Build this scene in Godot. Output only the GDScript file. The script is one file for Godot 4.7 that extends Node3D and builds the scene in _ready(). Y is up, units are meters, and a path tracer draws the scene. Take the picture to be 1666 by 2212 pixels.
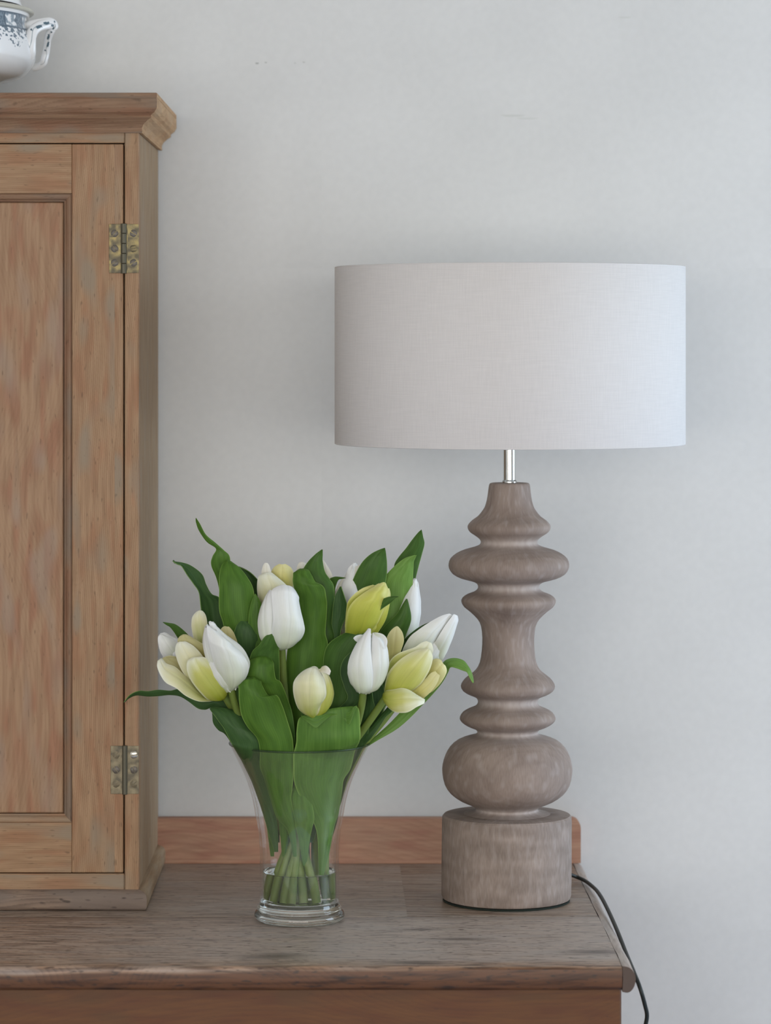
extends Node3D
# A pine cupboard, a vase of tulips and a turned wooden lamp on a stripped pine sideboard. Metres, y up; the plastered wall is the plane z = 0, the room lies towards +z.

const TABLE := 0.85
const GAIN := 1.5
var taken := {}
var M := {}
var rng := RandomNumberGenerator.new()

# ---------------------------------------------------------------- nodes
func numbered(n: String) -> String:
	var k: int = taken.get(n, 0)
	taken[n] = k + 1
	return n if k == 0 else "%s_%03d" % [n, k]

func tag(o: Node, label: String, category: String, group := "") -> Node:
	o.set_meta("label", label)
	o.set_meta("category", category)
	if group != "":
		o.set_meta("group", group)
	return o

func thing(called: String, label: String, category: String, at := Vector3.ZERO, group := "") -> Node3D:
	var o := Node3D.new()
	o.name = numbered(called)
	o.position = at
	add_child(o, true)
	tag(o, label, category, group)
	return o

func obj(called: String, st: SurfaceTool, m: Material, parent: Node = self) -> MeshInstance3D:
	st.generate_normals()
	var o := MeshInstance3D.new()
	o.mesh = st.commit()
	o.material_override = m
	o.cast_shadow = GeometryInstance3D.SHADOW_CASTING_SETTING_ON
	if parent == self:
		o.name = numbered(called)
	else:
		var k := 0
		var n := called
		while parent.has_node(NodePath(n)):
			k += 1
			n = "%s_%03d" % [called, k]
		o.name = n
	parent.add_child(o, true)
	return o

func struct(called: String, st: SurfaceTool, m: Material) -> MeshInstance3D:
	var o := obj(called, st, m)
	o.set_meta("kind", "structure")
	return o

func mb() -> SurfaceTool:
	var st := SurfaceTool.new()
	st.begin(Mesh.PRIMITIVE_TRIANGLES)
	return st

# ---------------------------------------------------------------- shapes
func tri(st: SurfaceTool, p: Array, uv: Array, g: int, c: Array = []) -> void:
	for i in 3:
		st.set_smooth_group(g)
		st.set_uv(uv[i])
		if c.size():
			st.set_color(c[i])
		st.add_vertex(p[i])

func quad(st: SurfaceTool, p: Array, uv: Array, g := -1, c: Array = []) -> void:
	tri(st, [p[0], p[1], p[2]], [uv[0], uv[1], uv[2]], g, [c[0], c[1], c[2]] if c.size() else [])
	tri(st, [p[0], p[2], p[3]], [uv[0], uv[2], uv[3]], g, [c[0], c[2], c[3]] if c.size() else [])

func grid(st: SurfaceTool, rows: Array, uvs: Array, g := 0, cols: Array = [], flip := false) -> void:
	for i in rows.size() - 1:
		for j in rows[i].size() - 1:
			var k := [[i, j], [i, j + 1], [i + 1, j + 1], [i + 1, j]]
			if flip:
				k.reverse()
			var p := []
			var u := []
			var c := []
			for q in k:
				p.append(rows[q[0]][q[1]])
				u.append(uvs[q[0]][q[1]])
				if cols.size():
					c.append(cols[q[0]][q[1]])
			quad(st, p, u, g, c)

func box(st: SurfaceTool, a: Vector3, b: Vector3, bev := 0.001, grain := 1, off := Vector2.ZERO, um := 1.0, vmm := 1.0) -> void:
	# a chamfered box; the grain axis runs along v
	var lo := Vector3(minf(a.x, b.x), minf(a.y, b.y), minf(a.z, b.z))
	var hi := Vector3(maxf(a.x, b.x), maxf(a.y, b.y), maxf(a.z, b.z))
	var faces := []
	for ax in 3:
		for s in [-1, 1]:
			var u := (ax + 1) % 3
			var v := (ax + 2) % 3
			var q := []
			for e in [[-1, -1], [1, -1], [1, 1], [-1, 1]]:
				var p := Vector3.ZERO
				p[ax] = hi[ax] if s > 0 else lo[ax]
				p[u] = hi[u] - bev if e[0] > 0 else lo[u] + bev
				p[v] = hi[v] - bev if e[1] > 0 else lo[v] + bev
				q.append(p)
			if s > 0:
				q.reverse()
			faces.append([q, ax])
	if bev > 0.0:
		for ax in 3:
			var u := (ax + 1) % 3
			var v := (ax + 2) % 3
			for su in [-1, 1]:
				for sv in [-1, 1]:
					var q := []
					for e in [[0, 1], [1, 1], [1, 0], [0, 0]]:
						var p := Vector3.ZERO
						p[ax] = hi[ax] - bev if e[0] == 0 else lo[ax] + bev
						p[u] = (hi[u] if su > 0 else lo[u]) - su * bev * e[1]
						p[v] = (hi[v] if sv > 0 else lo[v]) - sv * bev * (1 - e[1])
						q.append(p)
					if su * sv < 0:
						q.reverse()
					faces.append([q, u if grain != u else v])
		for k in 8:
			var s := Vector3(1 if k & 1 else -1, 1 if k & 2 else -1, 1 if k & 4 else -1)
			var q := []
			for ax in 3:
				var p := Vector3.ZERO
				for t in 3:
					p[t] = (hi[t] if s[t] > 0 else lo[t]) - (0.0 if t == ax else s[t] * bev)
				q.append(p)
			if s.x * s.y * s.z > 0:
				q.reverse()
			var u3 := [Vector2.ZERO, Vector2.ZERO, Vector2.ZERO]
			for t in 3:
				u3[t] = box_uv(q[t], 0, grain, off, um, vmm)
			tri(st, q, u3, -1)
	for f in faces:
		var uv := []
		for p in f[0]:
			uv.append(box_uv(p, f[1], grain, off, um, vmm))
		quad(st, f[0], uv)

func box_uv(p: Vector3, ax: int, grain: int, off: Vector2, um: float, vmm: float) -> Vector2:
	if ax == grain:
		return Vector2(p[(ax + 1) % 3] / um, p[(ax + 2) % 3] / vmm * 0.4) + off
	var other := 3 - ax - grain
	return Vector2(p[other] / um, p[grain] / vmm) + off

func ring_rows(prof: Array, n: int, tilt := 0.0) -> Array:
	var rows := []
	for q in prof:
		var r := PackedVector3Array()
		for j in n + 1:
			var t := TAU * (j % n) / n
			r.append(Vector3(q.x * cos(t) - tilt * q.y, q.y, q.x * sin(t)))
		rows.append(r)
	return rows

func lathe(st: SurfaceTool, prof: Array, n := 64, g := 0, tilt := 0.0, off := Vector3.ZERO, crease := 0.0) -> void:
	# a turned shape; prof runs upwards on the outside; v follows the arc length
	var rows := ring_rows(prof, n, tilt)
	var L := [0.0]
	for i in range(1, prof.size()):
		L.append(L[i - 1] + (prof[i] - prof[i - 1]).length())
	var uvs := []
	for i in prof.size():
		var r := PackedVector2Array()
		for j in n + 1:
			r.append(Vector2(float(j) / n, L[i] / maxf(L[-1], 1e-6)))
		uvs.append(r)
		for j in n + 1:
			rows[i][j] += off
	var gg := g
	for i in prof.size() - 1:
		if crease > 0.0 and i > 0 and absf((prof[i] - prof[i - 1]).angle_to(prof[i + 1] - prof[i])) > crease:
			gg += 1
		grid(st, [rows[i], rows[i + 1]], [uvs[i], uvs[i + 1]], gg)

func smooth_profile(pts: Array, sub := 4) -> Array:
	var out := []
	for i in pts.size() - 1:
		var a: Vector2 = pts[maxi(i - 1, 0)]
		var b: Vector2 = pts[i]
		var c: Vector2 = pts[i + 1]
		var d: Vector2 = pts[mini(i + 2, pts.size() - 1)]
		for k in sub:
			out.append(b.cubic_interpolate(c, a, d, float(k) / sub))
	out.append(pts[-1])
	return out

func tube(st: SurfaceTool, path: Array, rad: Array, n := 12, g := 0, flat := 1.0, ref := Vector3(0.3, 0.2, 1)) -> void:
	var rows := []
	var uvs := []
	var L := 0.0
	for i in path.size():
		var d: Vector3 = (path[mini(i + 1, path.size() - 1)] - path[maxi(i - 1, 0)]).normalized()
		var s := d.cross(ref).normalized()
		var u := s.cross(d).normalized()
		if i > 0:
			L += (path[i] - path[i - 1]).length()
		var r := PackedVector3Array()
		var t := PackedVector2Array()
		for j in n + 1:
			var a := TAU * (j % n) / n
			r.append(path[i] + (s * cos(a) + u * sin(a) * flat) * float(rad[i]))
			t.append(Vector2(float(j) / n, L * 10.0))
		rows.append(r)
		uvs.append(t)
	grid(st, rows, uvs, g, [], true)
	for e in [0, path.size() - 1]:
		for j in n:
			var q := [path[e], rows[e][j], rows[e][j + 1]]
			if e == 0:
				q.reverse()
			tri(st, q, [Vector2(0.5, 0), Vector2(0.5, 0.01), Vector2(0.52, 0.01)], g + 1 + mini(e, 1))

func bezier(a: Vector3, b: Vector3, c: Vector3, d: Vector3, n: int) -> Array:
	var out := []
	for i in n + 1:
		out.append(a.bezier_interpolate(b, c, d, float(i) / n))
	return out

func shell(st: SurfaceTool, rows: Array, uvs: Array, thick: float, cols: Array = []) -> void:
	# a sheet with real thickness: two faces and a rim
	var n: int = rows.size()
	var m: int = rows[0].size()
	var fr := []
	var bk := []
	for i in n:
		var f := PackedVector3Array()
		var b := PackedVector3Array()
		for j in m:
			var du: Vector3 = rows[i][mini(j + 1, m - 1)] - rows[i][maxi(j - 1, 0)]
			var dv: Vector3 = rows[mini(i + 1, n - 1)][j] - rows[maxi(i - 1, 0)][j]
			var k := du.cross(dv)
			if k.length() < 1e-12:
				var i2 := clampi(i, 1, n - 2)
				k = (rows[i2][m - 1] - rows[i2][0]).cross(rows[i2 + 1][m / 2] - rows[i2 - 1][m / 2])
			k = k.normalized() * thick * 0.5
			f.append(rows[i][j] + k)
			b.append(rows[i][j] - k)
		fr.append(f)
		bk.append(b)
	grid(st, fr, uvs, 0, cols, true)
	grid(st, bk, uvs, 1, cols)
	for j in [0, m - 1]:
		var a := []
		var u := []
		var c := []
		for i in n:
			a.append(PackedVector3Array([fr[i][j], bk[i][j]]))
			u.append(PackedVector2Array([uvs[i][j], uvs[i][j]]))
			if cols.size():
				c.append([cols[i][j], cols[i][j]])
		grid(st, a, u, 2 + mini(j, 1), c, j > 0)
	for i in [0, n - 1]:
		grid(st, [fr[i], bk[i]], [uvs[i], uvs[i]], 4 + mini(i, 1), [cols[i], cols[i]] if cols.size() else [], i == 0)

# ---------------------------------------------------------------- textures and materials
func lin(c: Color) -> Color:
	return c.srgb_to_linear()

func alb(r: float, g: float, b: float, gain := GAIN) -> Color:
	# the base colour of a surface that reads (r, g, b) of 255 under this room's light
	var c := Color(r / 255.0, g / 255.0, b / 255.0).srgb_to_linear() * gain
	return Color(minf(c.r, 0.9), minf(c.g, 0.9), minf(c.b, 0.9)).linear_to_srgb()

func nz(w: int, h: int, fx: float, fy: float, seed_: int, oct := 3) -> PackedByteArray:
	# noise with fx and fy cells across the picture
	var n := FastNoiseLite.new()
	n.seed = seed_
	n.noise_type = FastNoiseLite.TYPE_SIMPLEX_SMOOTH
	n.frequency = 0.25
	n.fractal_type = FastNoiseLite.FRACTAL_FBM
	n.fractal_octaves = oct
	var im := n.get_image(clampi(int(fx * 4.0), 4, w), clampi(int(fy * 4.0), 4, h))
	im.convert(Image.FORMAT_L8)
	im.resize(w, h, Image.INTERPOLATE_CUBIC)
	return im.get_data()

func to_tex(w: int, h: int, b: PackedByteArray) -> ImageTexture:
	return ImageTexture.create_from_image(Image.create_from_data(w, h, false, Image.FORMAT_RGB8, b))

func wood(seed_: int, w: int, h: int, um: float, vmm: float, o: Dictionary) -> ImageTexture:
	var warp := nz(w, h, um * 18.0, vmm * 5.0, seed_, 2)
	var blot := nz(w, h, um * 28.0, vmm * 9.0, seed_ + 1, 5)
	var blot2 := nz(w, h, um * 60.0, vmm * 12.0, seed_ + 2, 4)
	var fib := nz(w, h, w / 3.0, vmm * 26.0, seed_ + 3, 2)
	var str_ := nz(w, h, um * 160.0, vmm * 14.0, seed_ + 4, 3)
	var slow := nz(64, h, 1.0, vmm * 3.0, seed_ + 5, 2)
	var fleck := nz(w, h, um * 260.0, vmm * 60.0, seed_ + 6, 2)
	var li: Color = o.light
	var da: Color = o.dark
	var gy: Color = o.grey
	var red: Color = o.get("red", o.light)
	var ring: float = o.ring
	var amt: float = o.get("ring_amt", 0.6)
	var gamt: float = o.get("grey_amt", 0.5)
	var gcut: float = o.get("grey_cut", 0.5)
	var samt: float = o.get("streak", 0.25)
	var famt: float = o.get("fleck", 0.3)
	var knots: Array = o.get("knots", [])
	var edge: float = o.get("edge", -1.0)
	var el: Color = o.get("edge_light", li)
	var ed: Color = o.get("edge_dark", da)
	var painted_sheen: float = o.get("painted_sheen", 0.0)
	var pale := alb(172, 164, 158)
	var out := PackedByteArray()
	out.resize(w * h * 3)
	for y in h:
		var yy := float(y) / h * vmm
		var sheen := painted_sheen * clampf((yy - 0.75) / 0.45, 0.0, 1.0)  # paler grey towards the right: reflected sheen painted into the wood colour
		var sl := slow[y * 64] / 255.0
		var x0: float = o.x0 + (sl - 0.5) * o.get("wander", 0.03)
		var dep: float = o.depth + (slow[y * 64 + 40] / 255.0 - 0.5) * o.get("depth_var", 0.03)
		var kn := []
		for k in knots:
			if absf(k[1] - yy) < k[2] * 4.0:
				kn.append(k)
		for x in w:
			var i := y * w + x
			var xx := float(x) / w * um
			var dx := xx - x0
			var d: float = sqrt(dx * dx + dep * dep) + (warp[i] / 255.0 - 0.5) * o.get("warp", 0.008)
			var kdark := 0.0
			for k in kn:
				var ex: float = (xx - k[0]) / k[3]
				var ey: float = (yy - k[1]) / k[2]
				var r2 := ex * ex + ey * ey
				if r2 < 9.0:
					var f := exp(-r2 * 1.3)
					kdark = maxf(kdark, f * k[4])
					d += f * k[3] * 0.5
			var ph: float = d * ring
			var t: float = ph - floorf(ph)
			var dk: float = t * t * (1.0 if t < 0.93 else (1.0 - t) / 0.07)
			dk = dk * amt + (fib[i] / 255.0 - 0.5) * 0.22 + (str_[i] / 255.0 - 0.5) * samt * 2.0
			dk = clampf(dk + 0.12, 0.0, 1.0)
			var b2 := blot2[i] / 255.0
			var c := li.lerp(red, clampf((b2 - 0.45) * 3.0, 0.0, 1.0)).lerp(da, dk)
			var g := clampf((blot[i] / 255.0 - gcut) * 4.0, 0.0, 1.0) * gamt
			c = c.lerp(gy, g)
			c = c.lerp(pale, sheen * (0.45 + 0.55 * b2) * (1.0 if edge < 0.0 else clampf((edge - 0.006 - xx) / 0.03, 0.0, 1.0)))
			if edge > 0.0:
				var e := clampf((xx - edge - (warp[i] / 255.0 - 0.5) * 0.006 - (0.013 - 0.011 * clampf((yy - 0.2) / 1.2, 0.0, 1.0))) / 0.004, 0.0, 1.0)
				c = c.lerp(el.lerp(ed, dk), e)
			var fl := clampf((fleck[i] / 255.0 - o.get("fleck_cut", 0.76)) * 7.0, 0.0, 1.0) * famt
			c = c.lerp(da * 0.55, fl)
			if kdark > 0.0:
				c = c.lerp(da * 0.45, kdark)
			out[i * 3] = clampi(int(c.r * 255.0), 0, 255)
			out[i * 3 + 1] = clampi(int(c.g * 255.0), 0, 255)
			out[i * 3 + 2] = clampi(int(c.b * 255.0), 0, 255)
	return to_tex(w, h, out)

func turned_wood(prof: Array, w: int, h: int, seed_: int, o: Dictionary) -> ImageTexture:
	# the grain of a block of wood met by a turned surface: growth rings about a heart that lies off the axis
	var L := [0.0]
	for i in range(1, prof.size()):
		L.append(L[i - 1] + (prof[i] - prof[i - 1]).length())
	var n := FastNoiseLite.new()
	n.seed = seed_
	n.frequency = 9.0
	n.fractal_octaves = 3
	var fib := nz(w, h, w / 3.0, h / 22.0, seed_ + 1, 2)
	var pale := nz(w, h, o.get("pale_u", 26.0), o.get("pale_v", 20.0), seed_ + 2, 4)
	var tone := nz(w, h, 7.0, 9.0, seed_ + 3, 3)
	var li: Color = o.light
	var da: Color = o.dark
	var wash: Color = o.wash
	var out := PackedByteArray()
	out.resize(w * h * 3)
	var k := 0
	for y in h:
		var s: float = float(y) / (h - 1) * L[-1]
		while k < prof.size() - 2 and L[k + 1] < s:
			k += 1
		var f := clampf((s - L[k]) / maxf(L[k + 1] - L[k], 1e-6), 0.0, 1.0)
		var q: Vector2 = prof[k].lerp(prof[k + 1], f)
		# hollows hold the limewash
		var hollow := 0.0
		for e in o.get("hollows", []):
			hollow = maxf(hollow, exp(-pow((q.y - e) / 0.0065, 2.0)))
		for x in w:
			var i := y * w + x
			var a := TAU * x / w
			var px := q.x * cos(a)
			var pz := q.x * sin(a)
			var wv := n.get_noise_3d(px * 1.2, q.y * 0.35, pz * 1.2)
			var hx := px + 0.02 + q.y * 0.05
			var hz := pz + 0.085 - q.y * 0.03
			var d := sqrt(hx * hx + hz * hz) + wv * 0.006
			var ph: float = d * o.get("ring", 150.0)
			var t: float = ph - floorf(ph)
			var dk: float = t * t * (1.0 if t < 0.85 else (1.0 - t) / 0.15) * o.get("ring_amt", 0.45)
			dk += (fib[i] / 255.0 - 0.5) * 0.35 + (tone[i] / 255.0 - 0.5) * 0.5
			var c := li.lerp(da, clampf(dk + 0.25, 0.0, 1.0))
			var pl: float = clampf((pale[i] / 255.0 - 0.52) * 3.0, 0.0, 1.0) * o.get("wash_amt", 0.3)
			pl = maxf(pl, hollow * (0.35 + 0.5 * pale[i] / 255.0))
			c = c.lerp(wash, clampf(pl, 0.0, 1.0))
			out[i * 3] = int(c.r * 255.0)
			out[i * 3 + 1] = int(c.g * 255.0)
			out[i * 3 + 2] = int(c.b * 255.0)
	return to_tex(w, h, out)

func mat(c: Color, rough := 0.6, metal := 0.0) -> StandardMaterial3D:
	var m := StandardMaterial3D.new()
	m.albedo_color = c
	m.roughness = rough
	m.metallic = metal
	return m

func tex_mat(t: Texture2D, rough := 0.6, relief := 0.0, tint := Color.WHITE) -> StandardMaterial3D:
	var m := mat(tint, rough)
	m.albedo_texture = t
	m.texture_repeat = true
	m.texture_filter = BaseMaterial3D.TEXTURE_FILTER_LINEAR_WITH_MIPMAPS_ANISOTROPIC
	if relief > 0.0:
		m.heightmap_enabled = true
		m.heightmap_texture = t
		m.heightmap_scale = relief
	return m

func leaf_tex(seed_: int, base: Color, vein: Color, rim: Color) -> ImageTexture:
	var w := 256
	var h := 512
	var fine := nz(w, h, 60.0, 6.0, seed_, 2)
	var slow := nz(w, h, 5.0, 5.0, seed_ + 1, 3)
	var out := PackedByteArray()
	out.resize(w * h * 3)
	for y in h:
		for x in w:
			var i := y * w + x
			var u := float(x) / (w - 1)
			var line := pow(absf(sin(u * PI * 17.0)), 6.0)
			var k := (fine[i] / 255.0 - 0.5) * 0.5 + line * 0.16 + (slow[i] / 255.0 - 0.5) * 0.6 + 0.3
			var c := base.lerp(vein, clampf(k, 0.0, 1.0))
			var e := clampf((absf(u * 2.0 - 1.0) - 0.955) / 0.03, 0.0, 1.0)
			c = c.lerp(rim, e * 0.5)
			out[i * 3] = int(c.r * 255.0)
			out[i * 3 + 1] = int(c.g * 255.0)
			out[i * 3 + 2] = int(c.b * 255.0)
	return to_tex(w, h, out)

func petal_tex() -> ImageTexture:
	var w := 128
	var h := 256
	var fine := nz(w, h, 40.0, 4.0, 77, 2)
	var out := PackedByteArray()
	out.resize(w * h * 3)
	for i in w * h:
		var u := absf(float(i % w) / w * 2.0 - 1.0)
		var v := 1.0 - (1.0 - fine[i] / 255.0) * 0.04 - 0.03 * exp(-pow(u / 0.05, 2.0))
		out[i * 3] = int(v * 255.0)
		out[i * 3 + 1] = int(v * 255.0)
		out[i * 3 + 2] = int(v * 252.0)
	return to_tex(w, h, out)

func print_tex(w: int, h: int, band0: float, band1: float) -> ImageTexture:
	# transfer print on white glaze: a dark band with pale cartouches, sprigs hanging under it
	var glaze := alb(222, 220, 214)
	var ink := alb(66, 84, 100, 1.2)
	var mid := alb(112, 128, 140, 1.2)
	var n := nz(w, h, 180.0, 70.0, 51, 3)
	var n2 := nz(w, h, 90.0, 40.0, 52, 3)
	var out := PackedByteArray()
	out.resize(w * h * 3)
	for y in h:
		var v := float(y) / h
		for x in w:
			var i := y * w + x
			var u := float(x) / w * 20.0
			var f := u - floorf(u)
			var c := glaze
			if v > band0 and v < band1:
				var t := (v - band0) / (band1 - band0)
				c = mid.lerp(ink, clampf((n[i] / 255.0 - 0.35) * 2.0, 0.0, 1.0))
				var cart := absf(f - 0.5) < 0.26 + 0.06 * sin(t * 9.0) and t > 0.16 and t < 0.86
				if cart:
					c = glaze.lerp(mid, clampf((n2[i] / 255.0 - 0.42) * 5.0, 0.0, 0.85))
				if absf(absf(f - 0.5) - 0.3) < 0.025 or t < 0.07 or t > 0.93:
					c = ink
			elif v <= band0 and v > band0 - 0.1:
				var t := (band0 - v) / 0.1
				var hang := 0.35 + 0.55 * absf(sin(f * PI))
				if t < hang and n2[i] / 255.0 + (n[i] / 255.0 - 0.5) * 0.6 > 0.52 + t * 0.15:
					c = mid.lerp(ink, n[i] / 255.0)
			out[i * 3] = int(c.r * 255.0)
			out[i * 3 + 1] = int(c.g * 255.0)
			out[i * 3 + 2] = int(c.b * 255.0)
	return to_tex(w, h, out)

func vine_tex() -> ImageTexture:
	var w := 128
	var h := 384
	var glaze := alb(222, 220, 214)
	var ink := alb(62, 84, 96, 1.2)
	var n := nz(w, h, 14.0, 40.0, 61, 3)
	var out := PackedByteArray()
	out.resize(w * h * 3)
	for y in h:
		var v := float(y) / h
		for x in w:
			var i := y * w + x
			var u := float(x) / w
			var f := u - 0.25 - 0.035 * sin(v * 22.0)
			var stem := 1.0 - clampf(absf(f) / 0.012, 0.0, 1.0)
			var lf := 0.0
			if v > 0.3:
				var q := v * 9.0 - floorf(v * 9.0) - 0.5
				var side := 1.0 if int(v * 9.0) % 2 == 0 else -1.0
				var g := (f * side - 0.05) / 0.045
				lf = 1.0 if g * g + (q / 0.4) * (q / 0.4) + (n[i] / 255.0 - 0.5) * 1.6 < 1.0 else 0.0
			var k := maxf(stem if v > 0.12 else 0.0, lf)
			var c := glaze.lerp(ink, k * 0.9)
			out[i * 3] = int(c.r * 255.0)
			out[i * 3 + 1] = int(c.g * 255.0)
			out[i * 3 + 2] = int(c.b * 255.0)
	return to_tex(w, h, out)

func linen_tex() -> ImageTexture:
	var w := 1024
	var h := 512
	var a := nz(w, h, 250.0, 6.0, 81, 2)
	var b := nz(w, h, 10.0, 128.0, 82, 2)
	var out := PackedByteArray()
	out.resize(w * h * 3)
	var c := alb(184, 180, 177)
	for i in w * h:
		var v := 1.0 + (a[i] / 255.0 - 0.5) * 0.03 + (b[i] / 255.0 - 0.5) * 0.03
		out[i * 3] = clampi(int(c.r * v * 255.0), 0, 255)
		out[i * 3 + 1] = clampi(int(c.g * v * 255.0), 0, 255)
		out[i * 3 + 2] = clampi(int(c.b * v * 255.0), 0, 255)
	return to_tex(w, h, out)

func brass_tex(seed_: int, bright: Color, dull: Color, dark: Color) -> ImageTexture:
	var w := 128
	var h := 256
	var a := nz(w, h, 3.0, 6.0, seed_, 4)
	var b := nz(w, h, 40.0, 60.0, seed_ + 1, 2)
	var out := PackedByteArray()
	out.resize(w * h * 3)
	for i in w * h:
		var k := a[i] / 255.0 + (b[i] / 255.0 - 0.5) * 0.3
		var c := dull.lerp(bright, clampf((k - 0.5) * 4.0, 0.0, 1.0)).lerp(dark, clampf((0.42 - k) * 5.0, 0.0, 1.0))
		out[i * 3] = int(c.r * 255.0)
		out[i * 3 + 1] = int(c.g * 255.0)
		out[i * 3 + 2] = int(c.b * 255.0)
	return to_tex(w, h, out)

func materials() -> void:
	var plaster := nz(512, 512, 60.0, 60.0, 5, 4)
	var soft := nz(512, 512, 5.0, 5.0, 6, 3)
	var pb := PackedByteArray()
	pb.resize(512 * 512 * 3)
	for i in 512 * 512:
		var v := 1.0 - (plaster[i] / 255.0) * 0.02 - (soft[i] / 255.0) * 0.025
		pb[i * 3] = int(v * 255.0)
		pb[i * 3 + 1] = int(v * 254.0)
		pb[i * 3 + 2] = int(v * 252.0)
	M.wall = tex_mat(to_tex(512, 512, pb), 0.9, 0.02, Color(0.9, 0.9, 0.895))
	M.wall.uv1_triplanar = true
	M.wall.uv1_world_triplanar = true
	M.wall.uv1_scale = Vector3(1.3, 1.3, 1.3)
	M.ceiling = mat(Color(0.8, 0.79, 0.77), 0.9)
	M.floor = mat(Color(0.6, 0.64, 0.74), 0.6)
	M.white_paint = mat(Color(0.92, 0.92, 0.91), 0.5)
	M.stile = tex_mat(wood(11, 640, 1280, 0.25, 0.9, {"light": alb(164, 128, 100), "dark": alb(108, 76, 52), "red": alb(158, 114, 86), "grey": alb(138, 120, 104), "ring": 480.0, "ring_amt": 0.32, "x0": -0.12, "depth": 0.03, "depth_var": 0.004, "wander": 0.015, "warp": 0.0035, "grey_amt": 0.75, "grey_cut": 0.56, "streak": 0.2, "fleck": 0.3}), 0.7, 0.01, Color(0.8851, 0.911, 0.891))
	M.panel = tex_mat(wood(23, 1024, 1024, 0.5, 0.9, {"light": alb(158, 122, 94), "dark": alb(112, 78, 54), "red": alb(152, 106, 80), "grey": alb(146, 124, 110), "ring": 260.0, "ring_amt": 0.14, "x0": 0.9, "depth": 0.1, "depth_var": 0.02, "wander": 0.05, "warp": 0.008, "grey_amt": 0.5, "grey_cut": 0.53, "streak": 0.28, "fleck": 0.25}), 0.7, 0.008, Color(0.896, 0.926, 0.926))
	M.side = tex_mat(wood(29, 384, 1024, 0.35, 0.9, {"light": alb(160, 140, 116), "dark": alb(118, 98, 76), "red": alb(152, 128, 102), "grey": alb(150, 136, 120), "ring": 300.0, "ring_amt": 0.35, "x0": -0.05, "depth": 0.05, "grey_amt": 0.5, "streak": 0.3, "fleck": 0.15}), 0.75, 0.01, Color(0.870, 0.843, 0.798))
	M.plinth = tex_mat(wood(31, 512, 1024, 0.2, 0.9, {"light": alb(142, 124, 108), "dark": alb(88, 74, 66), "red": alb(130, 112, 98), "grey": alb(118, 106, 97), "ring": 420.0, "ring_amt": 0.5, "x0": -0.1, "depth": 0.04, "grey_amt": 0.85, "grey_cut": 0.4, "streak": 0.5, "fleck": 0.6}), 0.75, 0.02, Color(0.881, 0.865, 0.854))
	M.top = tex_mat(wood(41, 512, 2048, 0.4, 1.8, {"fleck_cut": 0.69, "light": alb(142, 124, 110), "dark": alb(74, 58, 48), "red": alb(134, 112, 96), "grey": alb(140, 128, 120), "painted_sheen": 0.25, "ring": 200.0, "ring_amt": 0.25, "x0": 0.2, "depth": 0.06, "depth_var": 0.08, "wander": 0.1, "warp": 0.02, "grey_amt": 0.6, "grey_cut": 0.5, "streak": 0.8, "fleck": 0.5}), 0.4, 0.03, Color(0.964, 0.973, 0.964))
	M.front = tex_mat(wood(47, 640, 2048, 0.32, 1.8, {"fleck_cut": 0.69, "light": alb(158, 136, 118), "dark": alb(78, 62, 52), "red": alb(148, 118, 96), "grey": alb(136, 122, 112), "painted_sheen": 0.75, "ring": 260.0, "ring_amt": 0.3, "x0": 0.15, "depth": 0.05, "depth_var": 0.09, "wander": 0.1, "warp": 0.018, "grey_amt": 0.6, "grey_cut": 0.5, "streak": 0.95, "fleck": 0.6, "edge": 0.2512, "edge_light": alb(92, 60, 36), "edge_dark": alb(56, 34, 18),
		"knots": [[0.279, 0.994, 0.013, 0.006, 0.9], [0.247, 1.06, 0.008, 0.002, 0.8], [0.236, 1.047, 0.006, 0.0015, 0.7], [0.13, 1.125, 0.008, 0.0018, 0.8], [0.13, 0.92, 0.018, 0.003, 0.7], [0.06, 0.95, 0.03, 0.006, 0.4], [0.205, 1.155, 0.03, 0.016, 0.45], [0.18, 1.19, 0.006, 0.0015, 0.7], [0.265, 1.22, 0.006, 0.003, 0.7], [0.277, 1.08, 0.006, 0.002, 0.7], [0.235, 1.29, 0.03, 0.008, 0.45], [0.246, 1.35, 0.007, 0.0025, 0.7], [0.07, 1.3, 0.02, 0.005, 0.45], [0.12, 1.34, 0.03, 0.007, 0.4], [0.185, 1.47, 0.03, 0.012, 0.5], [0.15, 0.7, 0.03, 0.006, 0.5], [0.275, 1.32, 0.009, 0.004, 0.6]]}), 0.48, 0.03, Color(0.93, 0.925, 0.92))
	M.orange = tex_mat(wood(53, 512, 1536, 0.3, 1.8, {"light": alb(150, 98, 48), "dark": alb(108, 62, 26), "red": alb(140, 84, 36), "grey": alb(120, 86, 50), "ring": 240.0, "ring_amt": 0.25, "x0": 0.17, "depth": 0.05, "depth_var": 0.1, "wander": 0.08, "warp": 0.014, "grey_amt": 0.4, "grey_cut": 0.55, "streak": 0.2, "fleck": 0.15}), 0.55, 0.02, Color(0.61, 0.575, 0.44))
	M.rail = tex_mat(wood(59, 256, 1024, 0.2, 1.8, {"light": alb(162, 124, 100), "dark": alb(118, 80, 60), "red": alb(152, 108, 88), "grey": alb(140, 112, 92), "ring": 260.0, "ring_amt": 0.2, "x0": 0.05, "depth": 0.04, "depth_var": 0.06, "grey_amt": 0.3, "streak": 0.2, "fleck": 0.1}), 0.6, 0.02, Color(1.000, 1.000, 1.000))
	M.end = tex_mat(wood(61, 128, 512, 0.1, 0.7, {"light": alb(150, 138, 128), "dark": alb(112, 98, 88), "red": alb(142, 126, 114), "grey": alb(140, 132, 126), "ring": 300.0, "ring_amt": 0.3, "x0": 0.0, "depth": 0.03, "grey_amt": 0.5, "streak": 0.4, "fleck": 0.2}), 0.6, 0.02)
	M.stile_dark = M.stile.duplicate()
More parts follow.
